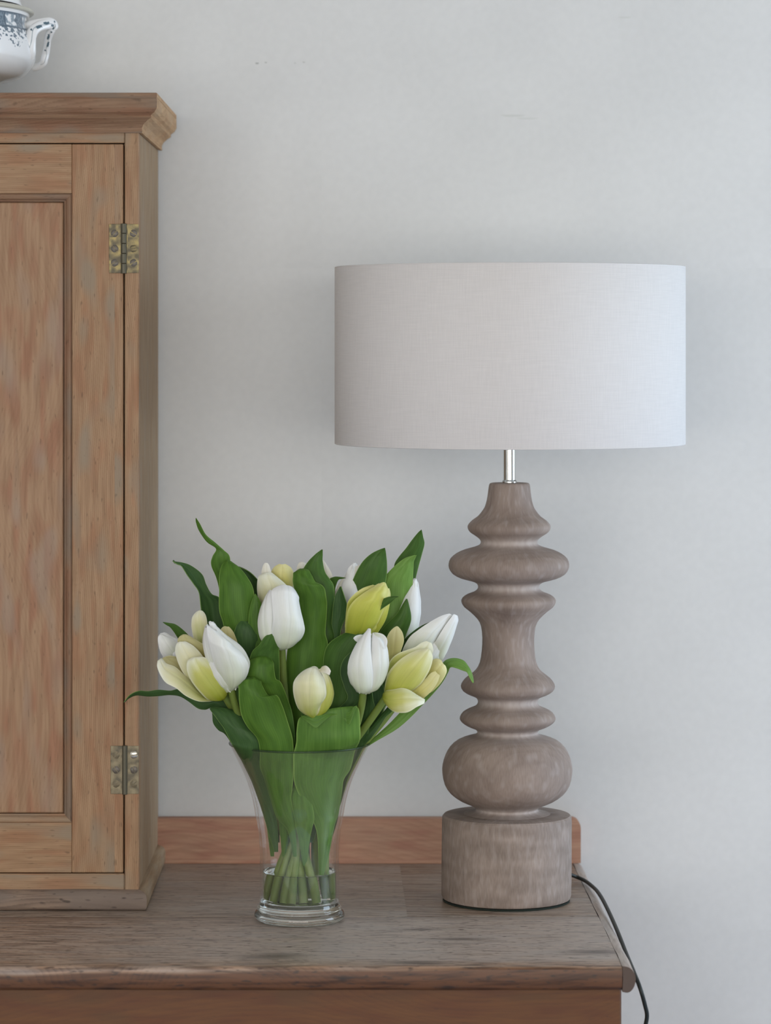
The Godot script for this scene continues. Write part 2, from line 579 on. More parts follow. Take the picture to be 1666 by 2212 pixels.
	M.stile_dark.albedo_color = Color(0.76, 0.77, 0.77)
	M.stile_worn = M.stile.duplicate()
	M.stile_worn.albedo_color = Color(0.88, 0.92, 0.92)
	M.raw = M.side.duplicate()
	M.raw.albedo_color = Color(1.0, 0.92, 0.82)
	M.end_grain = mat(alb(78, 62, 52, 1.2), 0.6)
	M.dark = mat(Color(0.08, 0.06, 0.05), 0.9)
	M.brass = tex_mat(brass_tex(71, alb(160, 146, 100), alb(124, 114, 86), alb(92, 86, 70)), 0.5)
	M.brass.albedo_color = Color(0.86, 0.84, 0.8)
	M.brass.metallic = 0.35
	M.brass_dull = tex_mat(brass_tex(73, alb(142, 132, 108), alb(122, 112, 92), alb(96, 90, 76)), 0.55)
	M.brass_dull.albedo_color = Color(0.88, 0.87, 0.84)
	M.brass_dull.metallic = 0.3
	M.screw_dark = mat(alb(86, 80, 72), 0.45, 0.4)
	M.screw_bright = mat(Color(0.75, 0.73, 0.68), 0.22, 0.9)
	M.knuckle = mat(alb(78, 74, 60), 0.5, 0.4)
	M.glaze = tex_mat(print_tex(1024, 384, 0.775, 0.845), 0.12)
	M.glaze.clearcoat_enabled = true
	M.glaze.clearcoat = 0.6
	M.glaze.clearcoat_roughness = 0.08
	M.glaze_plain = mat(alb(222, 220, 214), 0.12)
	M.glaze_vine = tex_mat(vine_tex(), 0.14)
	M.linen = tex_mat(linen_tex(), 0.95, 0.01)
	M.linen.uv1_scale = Vector3(3, 1, 1)
	M.linen.backlight_enabled = true
	M.linen.backlight = Color(0.12, 0.12, 0.12)
	M.lining = mat(Color(0.9, 0.89, 0.87), 0.8)
	M.chrome = mat(Color(0.8, 0.8, 0.79), 0.07, 1.0)
	M.felt = mat(Color(0.1, 0.14, 0.11), 0.95)
	M.cord = mat(Color(0.1, 0.12, 0.1), 0.5)
	M.bulb = mat(Color(0.92, 0.92, 0.9), 0.3)
	M.stem = mat(alb(92, 108, 44), 0.5)
	M.stem.backlight_enabled = true
	M.stem.backlight = Color(0.1, 0.14, 0.04)
	M.leaf = []
	for q in [[alb(50, 76, 30), alb(72, 102, 44)], [alb(56, 84, 28), alb(80, 112, 42)], [alb(44, 68, 34), alb(64, 90, 48)], [alb(84, 116, 50), alb(112, 144, 74)], [alb(64, 94, 36), alb(88, 120, 52)]]:  # fourth pair brighter: light shining through right-hand leaves, painted into their colour
		var lm := tex_mat(leaf_tex(90 + M.leaf.size() * 7, q[0], q[1], alb(142, 166, 88)), 0.46, 0.004)
		lm.metallic_specular = 0.3
		lm.backlight_enabled = true
		lm.backlight = Color(0.3, 0.4, 0.12)
		M.leaf.append(lm)
	M.petal = tex_mat(petal_tex(), 0.5, 0.01)
	M.petal.vertex_color_use_as_albedo = true
	M.petal.backlight_enabled = true
	M.petal.backlight = Color(0.36, 0.36, 0.33)
	M.glass_thin = mat(Color(0.8, 0.86, 0.8, 0.016), 0.03)
	M.glass_thin.transparency = BaseMaterial3D.TRANSPARENCY_ALPHA
	M.glass = mat(Color(0.97, 1.0, 0.98, 0.0), 0.02)
	M.glass.refraction_enabled = true
	M.glass.refraction_scale = 0.05
	M.water = mat(Color(0.98, 1.0, 0.97, 0.0), 0.0)
	M.water.refraction_enabled = true
	M.water.refraction_scale = 0.033

# ---------------------------------------------------------------- the room
func wall_boxes(st: SurfaceTool, lo: Vector3, hi: Vector3, ax: int, holes: Array) -> void:
	# a wall from lo to hi with rectangular holes [a0, a1, y0, y1] along the axis ax
	var a := lo[ax]
	for q in holes:
		wall_piece(st, lo, hi, ax, a, q[0], lo.y, hi.y)
		wall_piece(st, lo, hi, ax, q[0], q[1], lo.y, q[2])
		wall_piece(st, lo, hi, ax, q[0], q[1], q[3], hi.y)
		a = q[1]
	wall_piece(st, lo, hi, ax, a, hi[ax], lo.y, hi.y)

func wall_piece(st: SurfaceTool, lo: Vector3, hi: Vector3, ax: int, a0: float, a1: float, y0: float, y1: float) -> void:
	if a1 - a0 < 0.001 or y1 - y0 < 0.001:
		return
	var p := lo
	var q := hi
	p[ax] = a0
	q[ax] = a1
	p.y = y0
	q.y = y1
	box(st, p, q, 0.0)

func window(n: int, at: Vector3, wide: float, high: float, yaw: float, energy: float, col: Color) -> void:
	var w := Node3D.new()
	w.name = "window_%d" % n
	w.position = at
	w.rotation.y = yaw
	w.set_meta("kind", "structure")
	add_child(w, true)
	var st := mb()
	for s in [-1, 1]:
		box(st, Vector3(s * wide / 2, 0, -0.03), Vector3(s * (wide / 2 - 0.05), high, 0.03), 0.003)
	box(st, Vector3(-wide / 2, 0, -0.03), Vector3(wide / 2, 0.05, 0.03), 0.003)
	box(st, Vector3(-wide / 2, high - 0.05, -0.03), Vector3(wide / 2, high, 0.03), 0.003)
	obj("window_frame", st, M.white_paint, w)
	st = mb()
	box(st, Vector3(-0.02, 0.05, -0.02), Vector3(0.02, high - 0.05, 0.02), 0.003)
	obj("mullion", st, M.white_paint, w)
	st = mb()
	box(st, Vector3(-wide / 2 - 0.05, -0.03, 0.03), Vector3(wide / 2 + 0.05, 0.0, 0.19), 0.004)
	obj("window_sill", st, M.white_paint, w)
	for s in [-1, 1]:
		st = mb()
		box(st, Vector3(s * 0.02, 0.05, -0.003), Vector3(s * (wide / 2 - 0.05), high - 0.05, 0.003), 0.0)
		obj("pane", st, M.glass_thin, w)
	var l := AreaLight3D.new()
	l.name = "window_daylight"
	l.area_size = Vector2(wide - 0.1, high - 0.1)
	l.light_color = col
	l.light_energy = energy
	l.shadow_enabled = true
	l.position = Vector3(0, high / 2, 0.05)
	l.rotation.y = PI
	w.add_child(l, true)

func room() -> void:
	var X0 := -2.4
	var X1 := 2.2
	var Z1 := 4.9
	var H := 2.6
	var st := mb()
	box(st, Vector3(X0 - 0.15, -0.15, -0.15), Vector3(X1 + 0.15, 0, Z1 + 0.15), 0.0)
	struct("floor", st, M.floor)
	st = mb()
	box(st, Vector3(X0 - 0.15, H, -0.15), Vector3(X1 + 0.15, H + 0.15, Z1 + 0.15), 0.0)
	struct("ceiling", st, M.ceiling)
	st = mb()
	box(st, Vector3(X0 - 0.15, 0, -0.15), Vector3(X1 + 0.15, H, 0), 0.0)
	var back := struct("wall_back", st, M.wall)
	st = mb()
	wall_boxes(st, Vector3(X0 - 0.15, 0, 0), Vector3(X0, H, Z1), 2, [ADDED_WIN_C])
	struct("wall_left", st, M.wall)
	st = mb()
	wall_boxes(st, Vector3(X1, 0, 0), Vector3(X1 + 0.15, H, Z1), 2, [WIN_A])
	struct("wall_right", st, M.wall)
	st = mb()
	wall_boxes(st, Vector3(X0 - 0.15, 0, Z1), Vector3(X1 + 0.15, H, Z1 + 0.15), 0, [WIN_B])
	struct("wall_front", st, M.wall)
	window(1, Vector3(X1 + 0.05, WIN_A[2], (WIN_A[0] + WIN_A[1]) / 2), WIN_A[1] - WIN_A[0], WIN_A[3] - WIN_A[2], -PI / 2, WIN_A_ENERGY, WIN_A_COLOR)
	window(2, Vector3((WIN_B[0] + WIN_B[1]) / 2, WIN_B[2], Z1 + 0.05), WIN_B[1] - WIN_B[0], WIN_B[3] - WIN_B[2], PI, WIN_B_ENERGY, WIN_B_COLOR)
	window(3, Vector3(X0 - 0.05, ADDED_WIN_C[2], (ADDED_WIN_C[0] + ADDED_WIN_C[1]) / 2), ADDED_WIN_C[1] - ADDED_WIN_C[0], ADDED_WIN_C[3] - ADDED_WIN_C[2], PI / 2, ADDED_WIN_C_ENERGY, ADDED_WIN_C_COLOR)  # third window is added, unseen, to give fill light from the left
	for q in [[Vector3(X0, 0, 0), Vector3(X1, 0.14, 0.018), "back"], [Vector3(X0, 0, 0.018), Vector3(X0 + 0.018, 0.14, Z1), "left"], [Vector3(X1 - 0.018, 0, 0.018), Vector3(X1, 0.14, Z1), "right"]]:
		st = mb()
		box(st, q[0], q[1], 0.003)
		struct("baseboard_" + q[2], st, M.white_paint)
	# small dents and a smudge in the plaster
	var marks := [[Vector3(-0.0751, 1.7769, 0.0000), 0.002, 0.0012, 0.8], [Vector3(-0.0649, 1.7779, 0.0000), 0.0014, 0.001, 0.87], [Vector3(-0.0310, 1.7771, 0.0000), 0.0008, 0.0014, 0.92], [Vector3(-0.0207, 1.7782, 0.0000), 0.0014, 0.001, 0.88], [Vector3(0.2223, 1.7160, 0.0000), 0.013, 0.0016, 0.955], [Vector3(0.2396, 1.7128, 0.0000), 0.012, 0.0012, 0.965], [Vector3(0.3526, 1.8302, 0.0000), 0.007, 0.0014, 0.96]]
	for q in marks:
		st = mb()
		var ring := []
		for j in 18:
			var a := TAU * j / 18
			ring.append(q[0] + Vector3(cos(a) * q[1] * (1.0 + 0.2 * sin(a * 3.0)), sin(a) * q[2] * (1.0 + 0.25 * cos(a * 2.0)), 0.0001))
		for j in 18:
			tri(st, [q[0] + Vector3(0, 0, 0.0003), ring[j], ring[(j + 1) % 18]], [Vector2.ZERO, Vector2.ZERO, Vector2.ZERO], 0)
		obj("scuff_mark", st, mat(Color(0.88, 0.88, 0.86) * float(q[3]), 0.9), back)

# ---------------------------------------------------------------- the sideboard
func sideboard() -> void:
	var o := thing("sideboard", "stripped pine sideboard with a weathered grey top, carrying the cupboard, the vase and the lamp", "sideboard", Vector3(-0.45, 0, 0.3))
	var at := o.position
	var XL := -1.2
	var XR := 0.2905
	var T := TABLE
	var z_back := 0.0200
	var z_mid := 0.1400
	var z_seam := 0.3505
	var z_front := 0.6070
	# two boards behind the seam
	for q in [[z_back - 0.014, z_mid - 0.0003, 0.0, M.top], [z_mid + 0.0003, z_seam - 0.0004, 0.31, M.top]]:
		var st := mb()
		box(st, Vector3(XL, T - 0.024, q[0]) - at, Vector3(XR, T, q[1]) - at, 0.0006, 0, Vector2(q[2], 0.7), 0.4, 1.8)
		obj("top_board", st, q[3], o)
	# the front board with its worn rounded nose
	var prof := [Vector2(z_seam + 0.0004, T - 0.024), Vector2(z_seam + 0.0004, T - 0.0006), Vector2(z_seam + 0.001, T)]
	for k in 12:
		prof.append(Vector2(lerpf(z_seam + 0.001, z_front - 0.004, (k + 1) / 12.0), T - 0.0008 * pow((k + 1) / 12.0, 3.0)))
	for k in 6:
		var a := PI / 2 * (k + 1) / 6.0
		prof.append(Vector2(z_front - 0.004 + sin(a) * 0.004, T - 0.0048 + cos(a) * 0.004))
	prof.append(Vector2(z_front + 0.0006, T - 0.012))
	prof.append(Vector2(z_front - 0.0002, T - 0.02))
	prof.append(Vector2(z_front - 0.003, T - 0.0236))
	prof.append(Vector2(z_front - 0.006, T - 0.024))
	prof.append(Vector2(z_seam + 0.0004, T - 0.024))
	var st := mb()
	var rows := []
	var uvs := []
	for i in 61:
		var x := lerpf(XL, XR, i / 60.0)
		var r := PackedVector3Array()
		var u := PackedVector2Array()
		var s := 0.0
		for k in prof.size():
			if k > 2:
				s += (prof[k] - prof[k - 1]).length()
			var dent := 0.0003 * sin(x * 37.0) * sin(x * 11.0 + 1.0) if k > 12 and k < prof.size() - 2 else 0.0
			r.append(Vector3(x, prof[k].y + dent, prof[k].x - dent * 0.6) - at)
			u.append(Vector2(s / 0.32, (x + 1.2) / 1.8))
		rows.append(r)
		uvs.append(u)
	grid(st, rows, uvs, 0)
	for i in [0, 60]:
		var c := Vector3(lerpf(XL, XR, i / 60.0), T - 0.012, (z_seam + z_front) / 2) - at
		for k in prof.size() - 1:
			tri(st, [c, rows[i][k], rows[i][k + 1]], [Vector2(0.3, 0.3), Vector2(0.31, 0.3), Vector2(0.31, 0.31)], -1)
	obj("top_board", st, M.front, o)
	# rounded strip closing the right end
	st = mb()
	rows = []
	uvs = []
	var half := [Vector2(0.0001, -0.0248), Vector2(0.006, -0.0254), Vector2(0.0105, -0.0215), Vector2(0.0128, -0.015), Vector2(0.0125, -0.0085), Vector2(0.0095, -0.0035), Vector2(0.0055, -0.0008), Vector2(0.0001, 0.0)]
	half = smooth_profile(half, 4)
	for i in 21:
		var z := lerpf(z_back - 0.01, z_front + 0.001, i / 20.0)
		var r := PackedVector3Array()
		var u := PackedVector2Array()
		for k in half.size():
			r.append(Vector3(XR + 0.0002 + half[k].x + 0.0004 * sin(z * 60.0), T + half[k].y, z) - at)
			u.append(Vector2(k / float(half.size()) * 0.4, z / 0.7))
		rows.append(r)
		uvs.append(u)
	grid(st, rows, uvs, 0, [], true)
	obj("end_moulding", st, M.end, o)
	for i in [0, 20]:
		st = mb()
		for k in half.size() - 1:
			tri(st, [Vector3(XR + 0.0006, T - 0.012, lerpf(z_back - 0.01, z_front + 0.001, i / 20.0)) - at, rows[i][k], rows[i][k + 1]], [Vector2.ZERO, Vector2.ZERO, Vector2.ZERO], -1)
		obj("end_grain", st, M.end_grain, o)
	# back rail standing on the top
	st = mb()
	var top_y := 0.9019
	var xr := 0.2998
	var outline := PackedVector2Array([Vector2(XL, T + 0.0002), Vector2(xr, T + 0.0002)])
	for k in 9:
		var a := PI / 2 * k / 8.0
		outline.append(Vector2(xr - 0.009 + cos(a) * 0.009, top_y - 0.012 + sin(a) * 0.012))
	outline.append(Vector2(XL, top_y))
	extrude_z(st, outline, z_back - 0.016, z_back, at, 0.2, 1.8, Vector2(0.1, 0.5))
	obj("back_rail", st, M.rail, o)
	# little cove where the rail meets the top
	st = mb()
	rows = []
	uvs = []
	for x in [XL, XR]:
		var r := PackedVector3Array()
		var u := PackedVector2Array()
		for k in 5:
			var a := PI / 2 * k / 4.0
			r.append(Vector3(x, T + 0.0003 + 0.0035 * (1.0 - sin(a)), z_back + 0.0002 + 0.0045 * (1.0 - cos(a))) - at)
			u.append(Vector2(0.1 + k * 0.004, x / 1.8))
		rows.append(r)
		uvs.append(u)
	grid(st, rows, uvs, 0)
	obj("cove_strip", st, M.rail, o)
	# the case below
	var zf := z_front - 0.02
	var xs := 0.2916
	st = mb()
	box(st, Vector3(xs - 0.022, 0.06, 0.02) - at, Vector3(xs, T - 0.0245, zf - 0.0005) - at, 0.0012, 1, Vector2(0.2, 0), 0.3, 1.8)
	obj("side_panel", st, M.orange, o)
	st = mb()
	box(st, Vector3(XL, 0.06, 0.02) - at, Vector3(XL + 0.022, T - 0.0245, zf - 0.0005) - at, 0.0012, 1, Vector2(0.5, 0), 0.3, 1.8)
	obj("side_panel", st, M.orange, o)
	st = mb()
	box(st, Vector3(XL, T - 0.10, zf - 0.022) - at, Vector3(xs - 0.0005, T - 0.0245, zf) - at, 0.0012, 0, Vector2(2.72, 0.4), 0.3, 1.8)
	obj("front_rail", st, M.orange, o)
	st = mb()
	box(st, Vector3(xs - 0.05, 0.06, zf - 0.022) - at, Vector3(xs, T - 0.1005, zf) - at, 0.0012, 1, Vector2(0.6, 0), 0.3, 1.8)
	obj("front_stile", st, M.orange, o)
	st = mb()
	box(st, Vector3(XL, 0.06, zf - 0.022) - at, Vector3(XL + 0.05, T - 0.1005, zf) - at, 0.0012, 1, Vector2(0.1, 0), 0.3, 1.8)
	obj("front_stile", st, M.orange, o)
	for k in 3:
		var y1 := T - 0.103 - k * 0.215
		st = mb()
		box(st, Vector3(XL + 0.052, y1 - 0.212, zf - 0.02) - at, Vector3(xs - 0.052, y1, zf - 0.001) - at, 0.002, 0, Vector2(0.1 * k, 0.2), 0.3, 1.8)
		var d := obj("drawer", st, M.orange, o)
		for s in [0.25, 0.75]:
			st = mb()
			var kp := [Vector2(0.0, 0.03), Vector2(0.01, 0.029), Vector2(0.016, 0.022), Vector2(0.014, 0.014), Vector2(0.008, 0.008), Vector2(0.009, 0.0)]
			kp.reverse()
			lathe(st, smooth_profile(kp, 3), 24)
			var kn := obj("knob", st, M.orange, d)
			kn.position = Vector3(lerpf(XL, xs, s), y1 - 0.1, zf - 0.001) - at
			kn.rotation.x = PI / 2
	st = mb()
	box(st, Vector3(XL + 0.01, 0.0, 0.03) - at, Vector3(xs - 0.01, 0.06, zf - 0.03) - at, 0.002, 0, Vector2(0.3, 0), 0.3, 1.8)
	obj("plinth", st, M.orange, o)
	st = mb()
	box(st, Vector3(XL + 0.023, 0.061, 0.021) - at, Vector3(xs - 0.023, T - 0.0245, 0.03) - at, 0.0, 0, Vector2(0.3, 0), 0.3, 1.8)
	obj("back_panel", st, M.orange, o)

func extrude_z(st: SurfaceTool, outline: PackedVector2Array, z0: float, z1: float, at: Vector3, um: float, vmm: float, off: Vector2) -> void:
	var idx := Geometry2D.triangulate_polygon(outline)
	for s in 2:
		var z := z1 if s == 1 else z0
		for k in range(0, idx.size(), 3):
			var p := []
			var u := []
			for e in [0, 1, 2]:
				var q := outline[idx[k + e]]
				p.append(Vector3(q.x, q.y, z) - at)
				u.append(Vector2(q.y / um, q.x / vmm) + off)
			var nrm: float = (p[1] - p[0]).cross(p[2] - p[0]).z
			if (nrm < 0.0) != (s == 1):
				p.reverse()
				u.reverse()
			tri(st, p, u, -1)
	var ccw := not Geometry2D.is_polygon_clockwise(outline)
	for k in outline.size():
		var a := outline[k]
		var b := outline[(k + 1) % outline.size()]
		var q := [Vector3(a.x, a.y, z0) - at, Vector3(a.x, a.y, z1) - at, Vector3(b.x, b.y, z1) - at, Vector3(b.x, b.y, z0) - at]
		var u := []
		for p in [[a, z0], [a, z1], [b, z1], [b, z0]]:
			u.append(Vector2((p[0].y + p[1]) / um, p[0].x / vmm) + off)
		if not ccw:
			q.reverse()
			u.reverse()
		quad(st, q, u, 1)

# ---------------------------------------------------------------- the cupboard
func cupboard() -> void:
	var o := thing("cupboard", "tall stripped pine wall cupboard with a panelled door on old brass hinges", "cupboard", Vector3(-0.47, TABLE, 0.16))
	var at := o.position
	var T := TABLE
	var ZF := 0.31
	var XR := -0.1942
	var XB := -0.1895
	var XL := -0.75
	var x_gap := -0.2093
	var x_door := -0.2108
	var x_stile := -0.2655
	var y_top := 1.7161
	var y_cor := 1.6745
	var y_d1 := 1.6631
	var y_d0 := 0.8889
	var y_p1 := 1.6105
	var y_p0 := 0.9423
	var XDL := -0.71
	# right side, very slightly out of square, with a rounded front arris
	var st := mb()
	var sec := PackedVector2Array([Vector2(XR - 0.02, 0.288), Vector2(XR - 0.02, 0.012), Vector2(XB, 0.012), Vector2(XR + 0.0001, 0.2875)])
	prism_y(st, sec, T + 0.001, y_top - 0.012, at, Vector2(0.1, 0.0), 0.35, 0.9)
	obj("side_panel", st, M.side, o)
	st = mb()
	box(st, Vector3(XL, T + 0.001, 0.012) - at, Vector3(XL + 0.02, y_top - 0.012, 0.288) - at, 0.0008, 1, Vector2(0.5, 0), 0.35, 0.9)
	obj("side_panel", st, M.side, o)
	for q in [[T + 0.012, T + 0.03, "bottom_panel"], [y_top - 0.018, y_top - 0.002, "top_panel"]]:
		st = mb()
		box(st, Vector3(XL + 0.0205, q[0], 0.012) - at, Vector3(XR - 0.0205, q[1], 0.2875) - at, 0.0005, 0, Vector2.ZERO, 0.35, 0.9)
		obj(q[2], st, M.side, o)
	st = mb()
	box(st, Vector3(XL + 0.0205, T + 0.0305, 0.012) - at, Vector3(XR - 0.0205, y_top - 0.0185, 0.02) - at, 0.0, 1, Vector2.ZERO, 0.35, 0.9)
	obj("back_panel", st, M.side, o)
	# face frame
	st = mb()
	box(st, Vector3(x_gap, T + 0.001, 0.288) - at, Vector3(XR, y_top - 0.012, ZF) - at, 0.0012, 1, Vector2(0.33, 0.2), 0.25, 0.9)
	obj("frame_stile", st, M.stile, o)
	st = mb()
	box(st, Vector3(XL, T + 0.001, 0.288) - at, Vector3(XDL - 0.0015, y_top - 0.012, ZF) - at, 0.0012, 1, Vector2(0.63, 0.2), 0.25, 0.9)
	obj("frame_stile", st, M.stile, o)
	st = mb()
	box(st, Vector3(XDL - 0.0013, y_d1 + 0.0012, 0.288) - at, Vector3(x_gap - 0.0003, y_top - 0.012, ZF - 0.0004) - at, 0.0008, 0, Vector2(0.2, 0.4), 0.2, 0.9)
	obj("frame_rail", st, M.stile, o)
	st = mb()
	box(st, Vector3(XDL - 0.0013, T + 0.001, 0.288) - at, Vector3(x_gap - 0.0003, y_d0 - 0.001, ZF - 0.0004) - at, 0.0012, 0, Vector2(0.55, 0.1), 0.25, 0.9)
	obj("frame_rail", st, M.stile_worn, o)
	# door: frame, bead, panel
	var d := Node3D.new()
	d.name = "door"
	o.add_child(d, true)
	var zd := ZF - 0.0008
	st = mb()
	box(st, Vector3(x_stile, y_d0, 0.289) - at, Vector3(x_door, y_d1, zd) - at, 0.0009, 1, Vector2(0.0, 0.05), 0.25, 0.9)
	obj("stile", st, M.stile, d)
	st = mb()
	box(st, Vector3(XDL, y_d0, 0.289) - at, Vector3(XDL + 0.055, y_d1, zd) - at, 0.0009, 1, Vector2(0.5, 0.3), 0.25, 0.9)
	obj("stile", st, M.stile, d)
	for q in [[y_p1, y_d1, 0.75], [y_d0, y_p0, 0.35]]:
		st = mb()
		box(st, Vector3(XDL + 0.0552, q[0], 0.289) - at, Vector3(x_stile - 0.0002, q[1], zd - 0.0003) - at, 0.0006, 0, Vector2(q[2], 0.15), 0.25, 0.9)
		obj("rail", st, M.stile, d)
	var ax0 := XDL + 0.055
	var bead := [Vector2(0.0, 0.0), Vector2(0.0003, -0.0012), Vector2(0.0009, -0.0014), Vector2(0.0012, -0.0004), Vector2(0.003, -0.0004), Vector2(0.0048, -0.0012), Vector2(0.0062, -0.0028), Vector2(0.0069, -0.0048), Vector2(0.0082, -0.0052), Vector2(0.0086, -0.0075), Vector2(0.0088, -0.0125)]
	var cor := [Vector2(ax0, y_p0), Vector2(ax0, y_p1), Vector2(x_stile, y_p1), Vector2(x_stile, y_p0)]
	var inw := [Vector2(1, 1), Vector2(1, -1), Vector2(-1, -1), Vector2(-1, 1)]
	for e in 4:
		st = mb()
		var rows := []
		var uvs := []
		var a: Vector2 = cor[e]
		var b: Vector2 = cor[(e + 1) % 4]
		for s in 2:
			var c: Vector2 = a if s == 0 else b
			var iw: Vector2 = inw[e] if s == 0 else inw[(e + 1) % 4]
			var r := PackedVector3Array()
			var u := PackedVector2Array()
			for k in bead.size():
				var pt: Vector2 = c + iw * bead[k].x
				r.append(Vector3(pt.x, pt.y, zd + bead[k].y) - at)
				u.append(Vector2(0.06 + bead[k].x * 5.0 + e * 0.21, s * (b - a).length() / 0.9))
			rows.append(r)
			uvs.append(u)
		grid(st, rows, uvs, -1)
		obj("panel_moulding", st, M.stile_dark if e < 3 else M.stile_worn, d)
	st = mb()
	box(st, Vector3(ax0 + 0.0096, y_p0 + 0.0092, 0.292) - at, Vector3(x_stile - 0.0096, y_p1 - 0.009, zd - 0.0058) - at, 0.0012, 1, Vector2(0.36, 0.05), 0.5, 0.9)
	box(st, Vector3(ax0 + 0.004, y_p0 + 0.004, 0.2905) - at, Vector3(x_stile - 0.004, y_p1 - 0.004, zd - 0.0118) - at, 0.0, 1, Vector2(0.36, 0.05), 0.5, 0.9)
	obj("panel", st, M.panel, d)
	# cornice, mitred at the corner
	var cp := [Vector2(0.0002, 1.6747), Vector2(0.0034, 1.6747), Vector2(0.0039, 1.6761), Vector2(0.0034, 1.6777), Vector2(0.0034, 1.6801), Vector2(0.0054, 1.6839), Vector2(0.0098, 1.6878), Vector2(0.0133, 1.6900), Vector2(0.0140, 1.6911), Vector2(0.0135, 1.6924), Vector2(0.0143, 1.6936), Vector2(0.0177, 1.6960), Vector2(0.0199, 1.6997), Vector2(0.0203, 1.7009), Vector2(0.0203, 1.7097), Vector2(0.0198, 1.7102), Vector2(0.0198, 1.7109), Vector2(0.0203, 1.7114), Vector2(0.0203, 1.7156), Vector2(0.0188, y_top), Vector2(-0.012, y_top)]
	var base := [[Vector2(XL, 0.012), Vector2(-1, 0)], [Vector2(XL, ZF), Vector2(-1, 1)], [Vector2(XR, ZF), Vector2(1, 1)], [Vector2(XB + 0.001, 0.014), Vector2(1, 0)]]
	for e in 3:
		st = mb()
		var rows := []
		var uvs := []
		var n := 24 if e == 1 else 8
		for s in n + 1:
			var t := float(s) / n
			var r := PackedVector3Array()
			var u := PackedVector2Array()
			for k in cp.size():
				var pa: Vector2 = base[e][0] + base[e][1] * cp[k].x
				var pb: Vector2 = base[e + 1][0] + base[e + 1][1] * cp[k].x
				var pt := pa.lerp(pb, t)
				r.append(Vector3(pt.x, cp[k].y, pt.y) - at)
				u.append(Vector2(0.3 + k * 0.012 + e * 0.2, pa.distance_to(pb) * t / 0.9 + 0.1))
			rows.append(r)
			uvs.append(u)
		grid(st, rows, uvs, -1, [], true)
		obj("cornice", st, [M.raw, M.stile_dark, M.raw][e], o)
	st = mb()
	for e in 1:
		var poly := PackedVector2Array()
		for q in cp:
			poly.append(Vector2(base[3][0].x + q.x, q.y))
		extrude_z(st, poly, 0.012, 0.0142, at, 0.2, 0.9, Vector2.ZERO)
	obj("cornice_end", st, M.side, o)
	# rounded plinth moulding
	var pp := [Vector2(0.0, 0.0), Vector2(0.0072, 0.0005), Vector2(0.0088, 0.003), Vector2(0.009, 0.012), Vector2(0.008, 0.0165), Vector2(0.005, 0.0195), Vector2(0.0005, 0.021), Vector2(-0.0005, 0.021)]
	base[3] = [Vector2(XB, 0.014), Vector2(1, 0)]
	for e in 3:
		st = mb()
		var rows := []
		var uvs := []
		var n := 30 if e == 1 else 10
		for s in n + 1:
			var t := float(s) / n
			var r := PackedVector3Array()
			var u := PackedVector2Array()
			for k in pp.size():
				var pa: Vector2 = base[e][0] + base[e][1] * pp[k].x
				var pb: Vector2 = base[e + 1][0] + base[e + 1][1] * pp[k].x
				var pt := pa.lerp(pb, t)
				var wear := 0.0005 * sin(t * 23.0 + k) * sin(t * 9.0)
				r.append(Vector3(pt.x, T + 0.0004 + pp[k].y + (wear if k > 0 and k < 7 else 0.0), pt.y + wear) - at)
				u.append(Vector2(0.2 + k * 0.022 + e * 0.3, pa.distance_to(pb) * t / 0.9 + 0.3))
			rows.append(r)
			uvs.append(u)
		grid(st, rows, uvs, 0, [], true)
		if e == 2:
			for k in pp.size() - 1:
				tri(st, [Vector3(XB, T + 0.008, 0.014) - at, rows[n][k], rows[n][k + 1]], [Vector2.ZERO, Vector2.ZERO, Vector2.ZERO], -1)
		obj("plinth_moulding", st, M.plinth if e == 1 else M.side, o)
	hinge(o, at, -0.2259, -0.2134, -0.2070, -0.1942, 1.5260, 1.5781, ZF, M.brass, [[M.screw_dark, 0.9], [M.screw_dark, 2.2], [M.screw_dark, 0.5], [M.screw_dark, -0.55], [M.brass, 0.2], [M.screw_dark, 0.5]], false)
	hinge(o, at, -0.2242, -0.2119, -0.2063, -0.1942, 0.9728, 1.0239, ZF, M.brass_dull, [[M.brass_dull, 0.9], [M.screw_dark, 2.2], [M.brass_dull, 0.5], [M.screw_bright, 0.2], [M.screw_dark, 1.9], [M.brass_dull, 0.7]], true)

func prism_y(st: SurfaceTool, sec: PackedVector2Array, y0: float, y1: float, at: Vector3, off: Vector2, um: float, vmm: float) -> void:
	# sec holds (x, z)
	var s := 0.0
	var cw := Geometry2D.is_polygon_clockwise(sec)
	for k in sec.size():
		var a := sec[k]
		var b := sec[(k + 1) % sec.size()]
		var l := a.distance_to(b)
		var q := [Vector3(a.x, y0, a.y) - at, Vector3(b.x, y0, b.y) - at, Vector3(b.x, y1, b.y) - at, Vector3(a.x, y1, a.y) - at]
		var u := [Vector2(s / um, y0 / vmm) + off, Vector2((s + l) / um, y0 / vmm) + off, Vector2((s + l) / um, y1 / vmm) + off, Vector2(s / um, y1 / vmm) + off]
		if cw:
			q.reverse()
			u.reverse()
		quad(st, q, u)
		s += l
	var idx := Geometry2D.triangulate_polygon(sec)
	for y in [y0, y1]:
		for k in range(0, idx.size(), 3):
			var p := []
			for e in 3:
				p.append(Vector3(sec[idx[k + e]].x, y, sec[idx[k + e]].y) - at)
			var ny: float = (p[1] - p[0]).cross(p[2] - p[0]).y
			if (ny < 0.0) != (y == y1):
				p.reverse()
			tri(st, p, [Vector2.ZERO, Vector2(0.1, 0), Vector2(0.1, 0.1)], -1)

